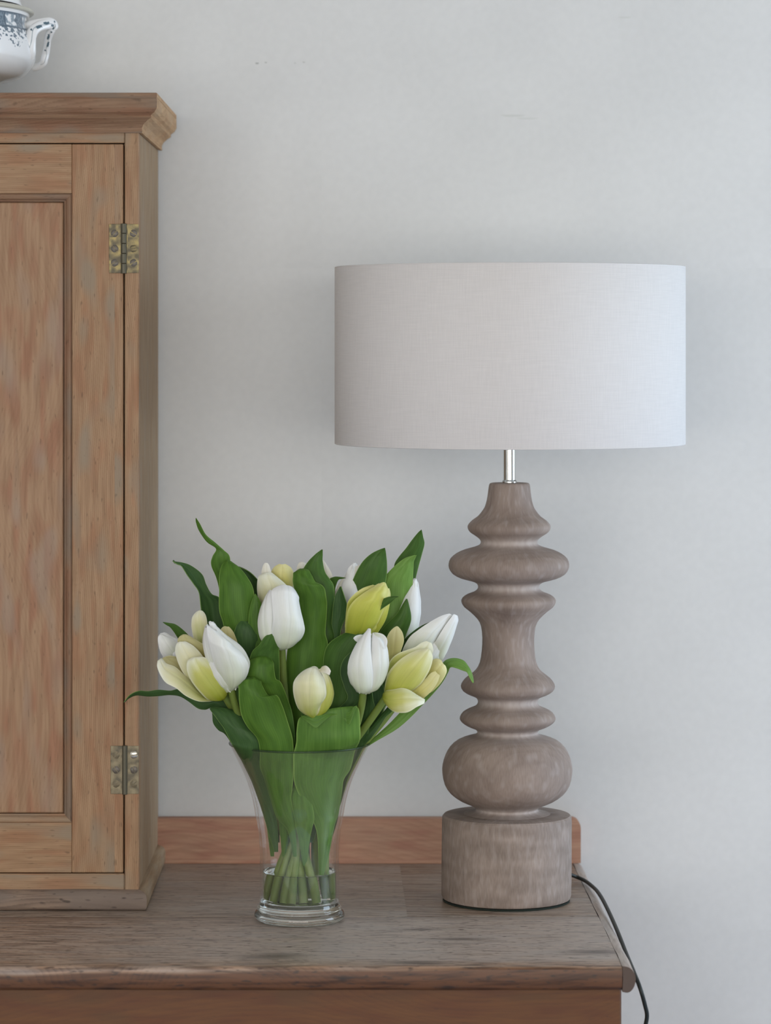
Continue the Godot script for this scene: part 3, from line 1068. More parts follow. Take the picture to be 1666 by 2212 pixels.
func hinge(o: Node3D, at: Vector3, x0: float, x1: float, x2: float, x3: float, y0: float, y1: float, zf: float, m: Material, screws: Array, one_knuckle: bool) -> void:
	var h := Node3D.new()
	h.name = "hinge" if not o.has_node("hinge") else "hinge_001"
	o.add_child(h, true)
	var ym := (y0 + y1) / 2
	for q in [[x0, x1 + 0.001], [x2 - 0.001, x3]]:
		var st := mb()
		box(st, Vector3(q[0], y0, zf - 0.0012) - at, Vector3(q[1], y1, zf + 0.0007) - at, 0.0003, 1, Vector2(0.2, 0.1), 0.03, 0.06)
		obj("hinge_leaf", st, m, h)
	var r := (x2 - x1) / 2
	var parts := 1 if one_knuckle else 5
	for k in parts:
		var a := lerpf(y0 - 0.0006, y1 + 0.0006, float(k) / parts) + 0.00015
		var b := lerpf(y0 - 0.0006, y1 + 0.0006, float(k + 1) / parts) - 0.00015
		var st := mb()
		lathe(st, [Vector2(0.0001, a), Vector2(r - 0.0004, a), Vector2(r, a + 0.0004), Vector2(r, b - 0.0004), Vector2(r - 0.0004, b), Vector2(0.0001, b)], 20, 0, 0.0, Vector3((x1 + x2) / 2, 0, zf + 0.0012) - at, 0.5)
		obj("knuckle", st, M.knuckle, h)
	for k in 6:
		var cx := (x0 + x1) / 2 - 0.0003 if k < 3 else (x2 + x3) / 2 + 0.0008
		var cy: float = lerpf(y1, y0, [0.19, 0.5, 0.79][k % 3])
		var R := 0.0038
		var st := mb()
		# a domed head with a slot cut right across it
		var ang: float = screws[k][1]
		for s in [-1, 1]:
			var rows := []
			var uvs := []
			for i in 5:
				var row := PackedVector3Array()
				var uu := PackedVector2Array()
				for j in 13:
					var ph := PI * j / 12.0
					var rr := R * i / 4.0
					var px := cos(ph) * rr
					var py := sin(ph) * rr + 0.00045
					if py > R:
						py = R
					var v := Vector2(px, py * s).rotated(ang)
					row.append(Vector3(cx + v.x, cy + v.y, zf + 0.0007 + 0.0008 * (1.0 - pow(i / 4.0, 2.0))) - at)
					uu.append(Vector2(0.3 + px * 20.0, 0.3 + py * 20.0))
				rows.append(row)
				uvs.append(uu)
			grid(st, rows, uvs, 0 if s > 0 else 1, [], s > 0)
		obj("screw", st, screws[k][0], h)

# ---------------------------------------------------------------- the tureen
func tureen() -> void:
	var Z := 3.42
	var base := Vector3(-0.4490, 1.7161, 0.1600)
	var o := thing("tureen", "white china tureen with a blue transfer-printed band, standing on top of the pine cupboard", "tureen", base)
	var prof := [Vector2(0.0, 0.002), Vector2(0.066, 0.0), Vector2(0.07, 0.004), Vector2(0.064, 0.011), Vector2(0.0780, 0.0179), Vector2(0.0935, 0.0254), Vector2(0.1070, 0.0287), Vector2(0.1152, 0.0318), Vector2(0.1225, 0.0375), Vector2(0.1275, 0.0437), Vector2(0.1305, 0.0509), Vector2(0.1308, 0.0591), Vector2(0.1290, 0.0694), Vector2(0.1255, 0.0797), Vector2(0.1228, 0.0879), Vector2(0.1226, 0.0930), Vector2(0.1232, 0.0982), Vector2(0.1240, 0.1007)]
	prof = smooth_profile(prof, 3)
	var yr: float = prof[-1].y
	var st := mb()
	var outer := prof.duplicate()
	outer.append_array([Vector2(0.1225, yr + 0.001), Vector2(0.117, yr - 0.004), Vector2(0.112, yr - 0.03)])
	lathe(st, outer, 96)
	obj("body", st, M.glaze, o)
	st = mb()
	lathe(st, smooth_profile([Vector2(0.1215, yr + 0.0002), Vector2(0.1275, yr + 0.0004), Vector2(0.129, yr + 0.002), Vector2(0.128, yr + 0.0045), Vector2(0.1235, yr + 0.006), Vector2(0.117, yr + 0.0065)], 3), 96)
	obj("rim", st, mat(alb(170, 166, 152, 1.3), 0.2), o)
	st = mb()
	lathe(st, smooth_profile([Vector2(0.116, yr + 0.009), Vector2(0.11, yr + 0.02), Vector2(0.085, yr + 0.042), Vector2(0.045, yr + 0.056), Vector2(0.014, yr + 0.06), Vector2(0.011, yr + 0.068), Vector2(0.018, yr + 0.08), Vector2(0.012, yr + 0.09), Vector2(0.0, yr + 0.092)], 4), 72)
	obj("lid", st, M.glaze_plain, o)
	# the ear handle: a broad front strap and a slimmer rear strap that meet in a scrolled lip
	var s := 1.0 / 1944.0
	var loc := func(px: float, py: float, dz: float) -> Vector3: return Vector3((px + 178.0) * s, (741.0 - py) * s - 0.2644, dz)
	var front := [loc.call(66, 129, 0.02), loc.call(68, 118, 0.024), loc.call(69, 100, 0.026), loc.call(71, 84, 0.025), loc.call(77, 70, 0.022), loc.call(87, 61, 0.018), loc.call(98, 56, 0.013), loc.call(108, 54, 0.008), loc.call(115, 57, 0.005)]
	var rear := [loc.call(66, 141, -0.03), loc.call(78, 139, -0.028), loc.call(89, 132, -0.024), loc.call(92, 124, -0.022), loc.call(95, 112, -0.022), loc.call(98, 98, -0.018), loc.call(101, 84, -0.012), loc.call(106, 72, -0.006), loc.call(112, 64, -0.002)]
	var upper := [loc.call(60, 58, 0.012), loc.call(70, 56, 0.014), loc.call(82, 54, 0.013), loc.call(94, 52, 0.01), loc.call(106, 50, 0.006), loc.call(113, 52, 0.003), loc.call(117, 58, 0.002), loc.call(114, 64, 0.002)]
	for q in [[front, [0.0066, 0.0072, 0.007, 0.0064, 0.006, 0.0058, 0.0058, 0.006, 0.004], 0.55], [rear, [0.0042, 0.0042, 0.0042, 0.0042, 0.0042, 0.004, 0.004, 0.0045, 0.004], 0.8], [upper, [0.004, 0.0048, 0.0052, 0.0056, 0.006, 0.0058, 0.005, 0.003], 0.7]]:
		var path := []
		var rad := []
		var n: int = q[0].size()
		for i in n - 1:
			for k in 4:
				var t := k / 4.0
				path.append(q[0][i].cubic_interpolate(q[0][i + 1], q[0][maxi(i - 1, 0)], q[0][mini(i + 2, n - 1)], t))
				rad.append(lerpf(q[1][i], q[1][i + 1], t))
		path.append(q[0][n - 1])
		rad.append(q[1][n - 1])
		st = mb()
		tube(st, path, rad, 20, 0, q[2], Vector3(0.25, 0.1, 1))
		var hd := obj("handle", st, M.glaze_vine, o)
		# the same ear on the far side
		var other := hd.duplicate()
		other.name = "handle_far"
		o.add_child(other, true)
		other.name = "handle_%03d" % (o.get_child_count() - 3)
		other.rotation.y = PI

# ---------------------------------------------------------------- the lamp
func lamp() -> void:
	var base := Vector3(0.1994, TABLE, 0.2550)
	var o := thing("table_lamp", "table lamp with a turned limewashed wooden column and a wide pale linen drum shade", "lamp", base)
	var lean := -0.0078
	# block
	var bp := [Vector2(0.0, 0.002), Vector2(0.066, 0.002), Vector2(0.0688, 0.0032), Vector2(0.0699, 0.006), Vector2(0.0702, 0.02), Vector2(0.07, 0.085), Vector2(0.0696, 0.0905), Vector2(0.068, 0.0925), Vector2(0.064, 0.0932), Vector2(0.047, 0.0935)]
	var st := mb()
	lathe(st, bp, 96, 0, lean, Vector3.ZERO, 0.6)
	var look := {"light": alb(136, 122, 113), "dark": alb(86, 74, 66), "wash": alb(164, 156, 152), "ring": 240.0, "ring_amt": 0.16, "wash_amt": 0.24, "pale_u": 60.0, "pale_v": 7.0, "hollows": []}
	obj("base_block", st, tex_mat(turned_wood(bp, 1024, 384, 201, look), 0.7, 0.02), o)
	st = mb()
	lathe(st, [Vector2(0.0, 0.0002), Vector2(0.0685, 0.0002), Vector2(0.0685, 0.0019), Vector2(0.0, 0.0019)], 64, 0, 0.0, Vector3.ZERO, 0.5)
	obj("felt_pad", st, M.felt, o)
	# column, from the block up
	var raw := [Vector2(0.047, 0.0936), Vector2(0.0425, 0.0945), Vector2(0.0350, 0.0962), Vector2(0.0330, 0.0982), Vector2(0.0345, 0.1002), Vector2(0.0400, 0.1032), Vector2(0.0505, 0.1077), Vector2(0.0610, 0.1152), Vector2(0.0673, 0.1247), Vector2(0.0700, 0.1367), Vector2(0.0698, 0.1462), Vector2(0.0670, 0.1562), Vector2(0.0620, 0.1652), Vector2(0.0540, 0.1722), Vector2(0.0440, 0.1762), Vector2(0.0370, 0.1780), Vector2(0.0330, 0.1802), Vector2(0.0328, 0.1822), Vector2(0.0350, 0.1847), Vector2(0.0410, 0.1870), Vector2(0.0470, 0.1902), Vector2(0.0510, 0.1940), Vector2(0.0515, 0.1977), Vector2(0.0485, 0.2027), Vector2(0.0420, 0.2065), Vector2(0.0350, 0.2095), Vector2(0.0323, 0.2130), Vector2(0.0325, 0.2162), Vector2(0.0350, 0.2192), Vector2(0.0420, 0.2220), Vector2(0.0485, 0.2260), Vector2(0.0508, 0.2312), Vector2(0.0490, 0.2357), Vector2(0.0455, 0.2399), Vector2(0.0400, 0.2442), Vector2(0.0348, 0.2487), Vector2(0.0305, 0.2567), Vector2(0.0285, 0.2697), Vector2(0.0280, 0.2832), Vector2(0.0295, 0.2957), Vector2(0.0335, 0.3037), Vector2(0.0415, 0.3115), Vector2(0.0480, 0.3167), Vector2(0.0509, 0.3220), Vector2(0.0500, 0.3262), Vector2(0.0450, 0.3300), Vector2(0.0380, 0.3327), Vector2(0.0340, 0.3355), Vector2(0.0330, 0.3382), Vector2(0.0343, 0.3417), Vector2(0.0400, 0.3445), Vector2(0.0520, 0.3477), Vector2(0.0605, 0.3522), Vector2(0.0645, 0.3582), Vector2(0.0650, 0.3632), Vector2(0.0630, 0.3690), Vector2(0.0570, 0.3742), Vector2(0.0485, 0.3782), Vector2(0.0380, 0.3812), Vector2(0.0320, 0.3837), Vector2(0.0305, 0.3865), Vector2(0.0312, 0.3892), Vector2(0.0345, 0.3922), Vector2(0.0390, 0.3952), Vector2(0.0425, 0.3977), Vector2(0.0447, 0.4017), Vector2(0.0442, 0.4055), Vector2(0.0400, 0.4102), Vector2(0.0340, 0.4145), Vector2(0.0300, 0.4192), Vector2(0.0265, 0.4247), Vector2(0.0243, 0.4322), Vector2(0.0231, 0.4402), Vector2(0.0222, 0.4472), Vector2(0.0213, 0.4497), Vector2(0.0190, 0.4507), Vector2(0.0085, 0.4509)]
	var cp := smooth_profile(raw, 2)
	st = mb()
	lathe(st, cp, 112, 0, lean)
	look.hollows = [0.0987, 0.1812, 0.2147, 0.3382, 0.3867]
	look.ring = 130.0
	look.wash_amt = 0.3
	look.ring_amt = 0.15
	look.pale_u = 30.0
	look.pale_v = 26.0
	look.light = alb(136, 121, 111)
	look.dark = alb(88, 74, 66)
	obj("turned_column", st, tex_mat(turned_wood(cp, 1024, 1024, 207, look), 0.68, 0.02), o)
	# metal neck and fitting
	var top := 0.451
	var cx := -lean * top
	st = mb()
	lathe(st, [Vector2(0.0001, top), Vector2(0.0082, top), Vector2(0.0082, top + 0.0012), Vector2(0.0073, top + 0.0022), Vector2(0.0066, top + 0.003), Vector2(0.0066, 0.545), Vector2(0.0001, 0.545)], 40, 0, 0.0, Vector3(cx, 0, 0), 0.5)
	obj("metal_neck", st, M.chrome, o)
	st = mb()
	lathe(st, [Vector2(0.0001, 0.545), Vector2(0.017, 0.5455), Vector2(0.018, 0.548), Vector2(0.018, 0.59), Vector2(0.0165, 0.592), Vector2(0.0001, 0.592)], 32, 0, 0.0, Vector3(cx, 0, 0), 0.5)
	obj("bulb_holder", st, M.bulb, o)
	st = mb()
	lathe(st, smooth_profile([Vector2(0.0125, 0.592), Vector2(0.014, 0.605), Vector2(0.026, 0.63), Vector2(0.03, 0.65), Vector2(0.024, 0.668), Vector2(0.01, 0.6775), Vector2(0.0, 0.679)], 4), 32, 0, 0.0, Vector3(cx, 0, 0))
	obj("bulb", st, M.bulb, o)
	# drum shade
	var sx: float = 0.00365
	var R := 0.189
	var y0 := 0.4936
	var y1 := 0.6831
	var sh := Node3D.new()
	sh.name = "lamp_shade"
	sh.position = Vector3(sx, 0, 0)
	o.add_child(sh, true)
	st = mb()
	lathe(st, [Vector2(R - 0.0004, y0 + 0.0003), Vector2(R, y0 + 0.001), Vector2(R, y1 - 0.001), Vector2(R - 0.0004, y1 - 0.0003)], 128)
	obj("linen_cover", st, M.linen, sh)
	st = mb()
	var rv := [Vector2(R - 0.0012, y1), Vector2(R - 0.0012, y0)]
	lathe(st, rv, 128)
	obj("lining", st, M.lining, sh)
	for y in [y0, y1]:
		st = mb()
		var ring := []
		var rad := []
		for j in 97:
			var a := TAU * j / 96
			ring.append(Vector3(cos(a) * (R - 0.0008), y, sin(a) * (R - 0.0008)))
			rad.append(0.0009)
		tube(st, ring, rad, 8, 0, 1.0, Vector3(0.001, 1, 0.002))
		obj("rolled_edge", st, M.linen, sh)
	for k in 3:
		var a := TAU * k / 3 + 0.4
		st = mb()
		tube(st, [Vector3(cos(a) * 0.017 - sx + cx, 0.56, sin(a) * 0.017), Vector3(cos(a) * (R - 0.0014), 0.56, sin(a) * (R - 0.0014))], [0.0015, 0.0015], 8)
		obj("spoke", st, M.chrome, sh)
	# flex
	var pts := [Vector3(0.2636, 0.8609, 0.1430), Vector3(0.2749, 0.8601, 0.1500), Vector3(0.2846, 0.8559, 0.1450), Vector3(0.2920, 0.8540, 0.1550), Vector3(0.2976, 0.8534, 0.1850), Vector3(0.3008, 0.8544, 0.2350), Vector3(0.3024, 0.8533, 0.3100), Vector3(0.3042, 0.8475, 0.4040), Vector3(0.3067, 0.8369, 0.4850), Vector3(0.3085, 0.8301, 0.5450), Vector3(0.3124, 0.8188, 0.5650), Vector3(0.3174, 0.8018, 0.5600), Vector3(0.3198, 0.7903, 0.5550), Vector3(0.3180, 0.7755, 0.5500), Vector3(0.3163, 0.7575, 0.5450), Vector3(0.31, 0.66, 0.52), Vector3(0.318, 0.4, 0.45), Vector3(0.33, 0.1, 0.3), Vector3(0.36, 0.008, 0.2), Vector3(0.5, 0.005, 0.08)]
	var path := []
	var rad := []
	for i in pts.size() - 1:
		for k in 6:
			var p: Vector3 = pts[i].cubic_interpolate(pts[i + 1], pts[maxi(i - 1, 0)], pts[mini(i + 2, pts.size() - 1)], k / 6.0)
			path.append(p - base)
			rad.append(0.0021)
	st = mb()
	tube(st, path, rad, 12)
	obj("power_cord", st, M.cord, o)

# ---------------------------------------------------------------- vase and tulips
var vase_at := Vector3(-0.0232, TABLE, 0.3674)

func vase() -> void:
	var o := thing("vase", "clear flared glass vase with a thick foot, holding the tulips", "vase", vase_at)
	var wall := smooth_profile([Vector2(0.0413, 0.0165), Vector2(0.0414, 0.03), Vector2(0.0414, 0.066), Vector2(0.0432, 0.0925), Vector2(0.0464, 0.1123), Vector2(0.0502, 0.13), Vector2(0.057, 0.15), Vector2(0.0672, 0.171), Vector2(0.0732, 0.1835)], 4)
	var inner := smooth_profile([Vector2(0.0385, 0.0165), Vector2(0.0386, 0.03), Vector2(0.0386, 0.066), Vector2(0.0404, 0.0925), Vector2(0.0436, 0.1123), Vector2(0.0476, 0.13), Vector2(0.0548, 0.15), Vector2(0.0655, 0.171), Vector2(0.072, 0.1835)], 4)
	var st := mb()
	lathe(st, wall, 96)
	inner.reverse()
	lathe(st, inner, 96, 1)
	obj("body", st, M.glass_thin, o)
	st = mb()
	var lip := []
	for k in 13:
		var a := TAU * k / 12
		lip.append(Vector2(0.0728 + cos(a) * 0.0011, 0.1842 + sin(a) * 0.0011))
	lathe(st, lip, 96)
	obj("rim", st, mat(Color(0.2, 0.28, 0.17), 0.3), o)
	var rim_m: StandardMaterial3D = o.get_node("rim").material_override
	rim_m.albedo_color.a = 0.5
	rim_m.transparency = BaseMaterial3D.TRANSPARENCY_ALPHA
	st = mb()
	var foot := smooth_profile([Vector2(0.0, 0.0008), Vector2(0.03, 0.0008), Vector2(0.041, 0.0004), Vector2(0.0455, 0.002), Vector2(0.0473, 0.0052), Vector2(0.0462, 0.0088), Vector2(0.0438, 0.0115), Vector2(0.0438, 0.0135), Vector2(0.0424, 0.016), Vector2(0.0414, 0.0195)], 4)
	foot.append_array([Vector2(0.0405, 0.0202), Vector2(0.0388, 0.0195), Vector2(0.0374, 0.0165), Vector2(0.034, 0.0152), Vector2(0.02, 0.0142), Vector2(0.0, 0.014)])
	lathe(st, foot, 96)
	obj("foot", st, M.glass, o)
	var w := thing("water", "shallow clear water in the bottom of the glass vase", "water", vase_at + Vector3(0, 0.0205, 0))
	st = mb()
	var wp := [Vector2(0.0, 0.0), Vector2(0.036, 0.0), Vector2(0.038, 0.002), Vector2(0.0382, 0.0285), Vector2(0.0381, 0.0305), Vector2(0.0372, 0.0297), Vector2(0.034, 0.0295), Vector2(0.0, 0.0295)]
	lathe(st, wp, 96, 0, 0.0, Vector3.ZERO, 0.7)
	obj("water_body", st, M.water, w)

func blade_rows(t: Node3D, e: Array, camber: float, sub: int, across: int, ripple := 0.0) -> Array:
	var L := []
	var R := []
	for i in range(0, e.size(), 6):
		L.append(Vector3(e[i], e[i + 1], e[i + 2]) * 0.0001)
		R.append(Vector3(e[i + 3], e[i + 4], e[i + 5]) * 0.0001)
	var m := L.size()
	var rows := []
	var total := (m - 1) * sub
	for s in total + 1:
		var i := mini(s / sub, m - 2)
		var f := float(s - i * sub) / sub
		var a: Vector3 = L[i].cubic_interpolate(L[i + 1], L[maxi(i - 1, 0)], L[mini(i + 2, m - 1)], f)
		var b: Vector3 = R[i].cubic_interpolate(R[i + 1], R[maxi(i - 1, 0)], R[mini(i + 2, m - 1)], f)
		var along: Vector3 = ((L[i + 1] + R[i + 1]) - (L[i] + R[i])).normalized()
		var nn := (b - a).cross(along)
		nn = nn.normalized() if nn.length() > 1e-9 else Vector3(0, 0, 1)
		if nn.z < 0.0:
			nn = -nn
		var wide := (b - a).length()
		var r := PackedVector3Array()
		for j in across + 1:
			var q := float(j) / across
			var k := q * 2.0 - 1.0
			var bulge := camber * 0.001 * (1.0 - k * k) * minf(1.0, wide / 0.03)
			bulge -= 0.0007 * exp(-pow(k / 0.12, 2.0)) * minf(1.0, wide / 0.02)
			var rip := sin(s * 0.9 + (2.0 if k > 0 else 0.0)) * ripple * 0.001 * k * k * minf(1.0, wide / 0.03)
			r.append(a.lerp(b, q) + nn * (bulge + rip) + vase_at - t.position)
		rows.append(r)
	return rows

func leaf(t: Node3D, n: String, e: Array, camber: float, kind := 0, ripple := 0.0) -> void:
	# e: six numbers a station, tenths of a millimetre in the vase's axes: the two edges of the blade from its base to its tip
	var rows := blade_rows(t, e, camber, 6, 12, ripple)
	var uvs := []
	for s in rows.size():
		var u := PackedVector2Array()
		for j in 13:
			u.append(Vector2(j / 12.0, float(s) / (rows.size() - 1)))
		uvs.append(u)
	var st := mb()
	shell(st, rows, uvs, 0.0007)
	obj(n, st, M.leaf[kind], t)

func petal(t: Node3D, base: Vector3, tip: Vector3, R: float, roll: float, q: Dictionary, c0: Color, c1: Color, c2: Color) -> void:
	var ax := tip - base
	var L := ax.length()
	var Y := ax / L
	var X := Vector3(0, 0, 1).cross(Y).normalized()
	var Z := X.cross(Y).normalized()
	var phi: float = deg_to_rad(roll + q.a)
	var er := Z * cos(phi) + X * sin(phi)
	var et := X * cos(phi) - Z * sin(phi)
	var prof := [[0.0, 0.16], [0.06, 0.5], [0.16, 0.82], [0.32, 1.0], [0.5, 0.97], [0.68, 0.79], [0.84, 0.5], [0.94, 0.25], [1.0, 0.08]]
	var wid := [[0.0, 0.34], [0.1, 0.72], [0.3, 1.0], [0.52, 1.0], [0.72, 0.8], [0.88, 0.5], [0.96, 0.26], [1.0, 0.03]]
	if q.get("round", false):
		wid = [[0.0, 0.34], [0.1, 0.7], [0.35, 1.0], [0.6, 1.04], [0.8, 0.9], [0.92, 0.62], [0.98, 0.34], [1.0, 0.05]]
	var op: float = q.get("o", 0.0)
	var inn: float = q.get("in", 1.0)
	var len_: float = q.get("l", 1.0)
	var curl: float = q.get("c", 0.0)
	var W: float = R * q.get("w", 1.12)
	var rows := []
	var uvs := []
	var cols := []
	var nv := 22
	var nu := 14
	for i in nv + 1:
		var v := float(i) / nv
		var pr := table(prof, v) * inn
		var rad := R * (pr + op * (0.25 * v + 1.1 * v * v))
		var hgt := L * len_ * (v - op * 0.12 * v * v)
		if curl != 0.0 and v > 0.7:
			var k := (v - 0.7) / 0.3
			rad += R * curl * k * k
			hgt -= L * absf(curl) * 0.28 * k * k * k
		var half := W * table(wid, v)
		var cup: float = maxf(R * pr, R * 0.42) * lerpf(1.0, 1.7, clampf(op, 0.0, 1.0)) * q.get("flat", 1.0)
		var r := PackedVector3Array()
		var u := PackedVector2Array()
		var c := PackedColorArray()
		for j in nu + 1:
			var k := float(j) / nu * 2.0 - 1.0
			var al := clampf(k * half / cup, -1.9, 1.9)
			var crease := -0.035 * R * exp(-pow(k / 0.09, 2.0)) * sin(v * PI)
			var wav: float = 0.02 * R * sin(v * 11.0 + q.a + k * 2.0) * k * k + 0.05 * R * pow(absf(k), 5.0) * sin(v * PI)
			var d: float = rad - cup * (1.0 - cos(al)) + crease + wav
			r.append(base + Y * hgt + er * d + et * cup * sin(al))
			u.append(Vector2(float(j) / nu, v))
			var g := clampf(v / q.get("g", 0.55) + (absf(k) - 0.5) * 0.25 + 0.06 * sin(k * 9.0 + q.a), 0.0, 1.0)
			var col := c0.lerp(c1, clampf(g * 1.6, 0.0, 1.0)).lerp(c2, clampf(g * 1.8 - 0.8, 0.0, 1.0))
			if absf(k) > 0.9 or v > 0.97:
				col = col.lerp(c2, 0.6)
			c.append(col)
		rows.append(r)
		uvs.append(u)
		cols.append(c)
	var st := mb()
	shell(st, rows, uvs, 0.0009, cols)
	obj("petal", st, M.petal, t)

func blade_petal(t: Node3D, e: Array, camber: float, c: Array, mid := 0.45) -> void:
	# e: as for a leaf; c: the colours of its base, middle and tip
	var rows := blade_rows(t, e, camber, 6, 14)
	var uvs := []
	var cols := []
	var n: int = rows.size()
	for i in n:
		var v := float(i) / (n - 1)
		var u := PackedVector2Array()
		var cc := PackedColorArray()
		for j in 15:
			var k := j / 7.0 - 1.0
			u.append(Vector2(j / 14.0, v))
			var g := clampf(v + (absf(k) - 0.5) * 0.18 + 0.04 * sin(k * 9.0 + v * 5.0), 0.0, 1.0)
			var col: Color = c[0].lerp(c[1], clampf(g / mid, 0.0, 1.0)).lerp(c[2], clampf((g - mid) / (1.0 - mid) * 1.4, 0.0, 1.0))
			if j < 1 or j > 13 or i > n - 3:
				col = col.lerp(c[2], 0.7)
			cc.append(col)
		uvs.append(u)
		cols.append(cc)
	var st := mb()
	shell(st, rows, uvs, 0.0009, cols)
	obj("petal", st, M.petal, t)

func table(a: Array, v: float) -> float:
	for i in a.size() - 1:
		if v <= a[i + 1][0]:
			var f := clampf((v - a[i][0]) / (a[i + 1][0] - a[i][0]), 0.0, 1.0)
			var s := f * f * (3.0 - 2.0 * f)
			return lerpf(a[i][1], a[i + 1][1], lerpf(f, s, 0.35))
	return a[-1][1]

func tulip(label: String, foot: Vector2, base_mm: Vector3, tip_mm: Vector3, hw: float, roll: float, kind: String, petals: Array = []) -> Node3D:
	# foot: where the stem stands in the vase, millimetres from its axis
	var fp := Vector3(foot.x, 22.0, foot.y) * 0.001
	var t := thing("tulip", label, "tulip", vase_at + fp)
	var b := base_mm * 0.001 - fp
	var e := tip_mm * 0.001 - fp
	var ax := (e - b).normalized()
	var reach := b.length()
	var p1 := Vector3(b.x * 0.02 - foot.x * 0.0008, reach * 0.42, b.z * 0.05 - foot.y * 0.0008)
	var p2 := b - ax * reach * 0.2 - Vector3(0, reach * 0.12, 0)
	p2.z = lerpf(p2.z, 0.012 - fp.z, 0.75)
	var path := bezier(Vector3.ZERO, p1, p2, b + ax * 0.002, 28)
	var rad := []
	for i in path.size():
		rad.append(lerpf(0.0046, 0.0038, float(i) / (path.size() - 1)))
	var st := mb()
	tube(st, path, rad, 16)
	obj("stem", st, M.stem, t)
	var col: Array = C[kind]
	if petals.is_empty():
		for k in 3:
			petals.append({"a": 60.0 + 120.0 * k, "in": 0.9, "l": 0.99})
		for k in 3:
			petals.append({"a": 120.0 * k})
	for q in petals:
		if q is Array:
			blade_petal(t, q[0], q[1], q[2] if q.size() > 2 else col, q[3] if q.size() > 3 else 0.45)
			continue
		petal(t, b, e, hw * 0.001, roll, q, col[0], col[1], col[2])
	return t

var C := {}

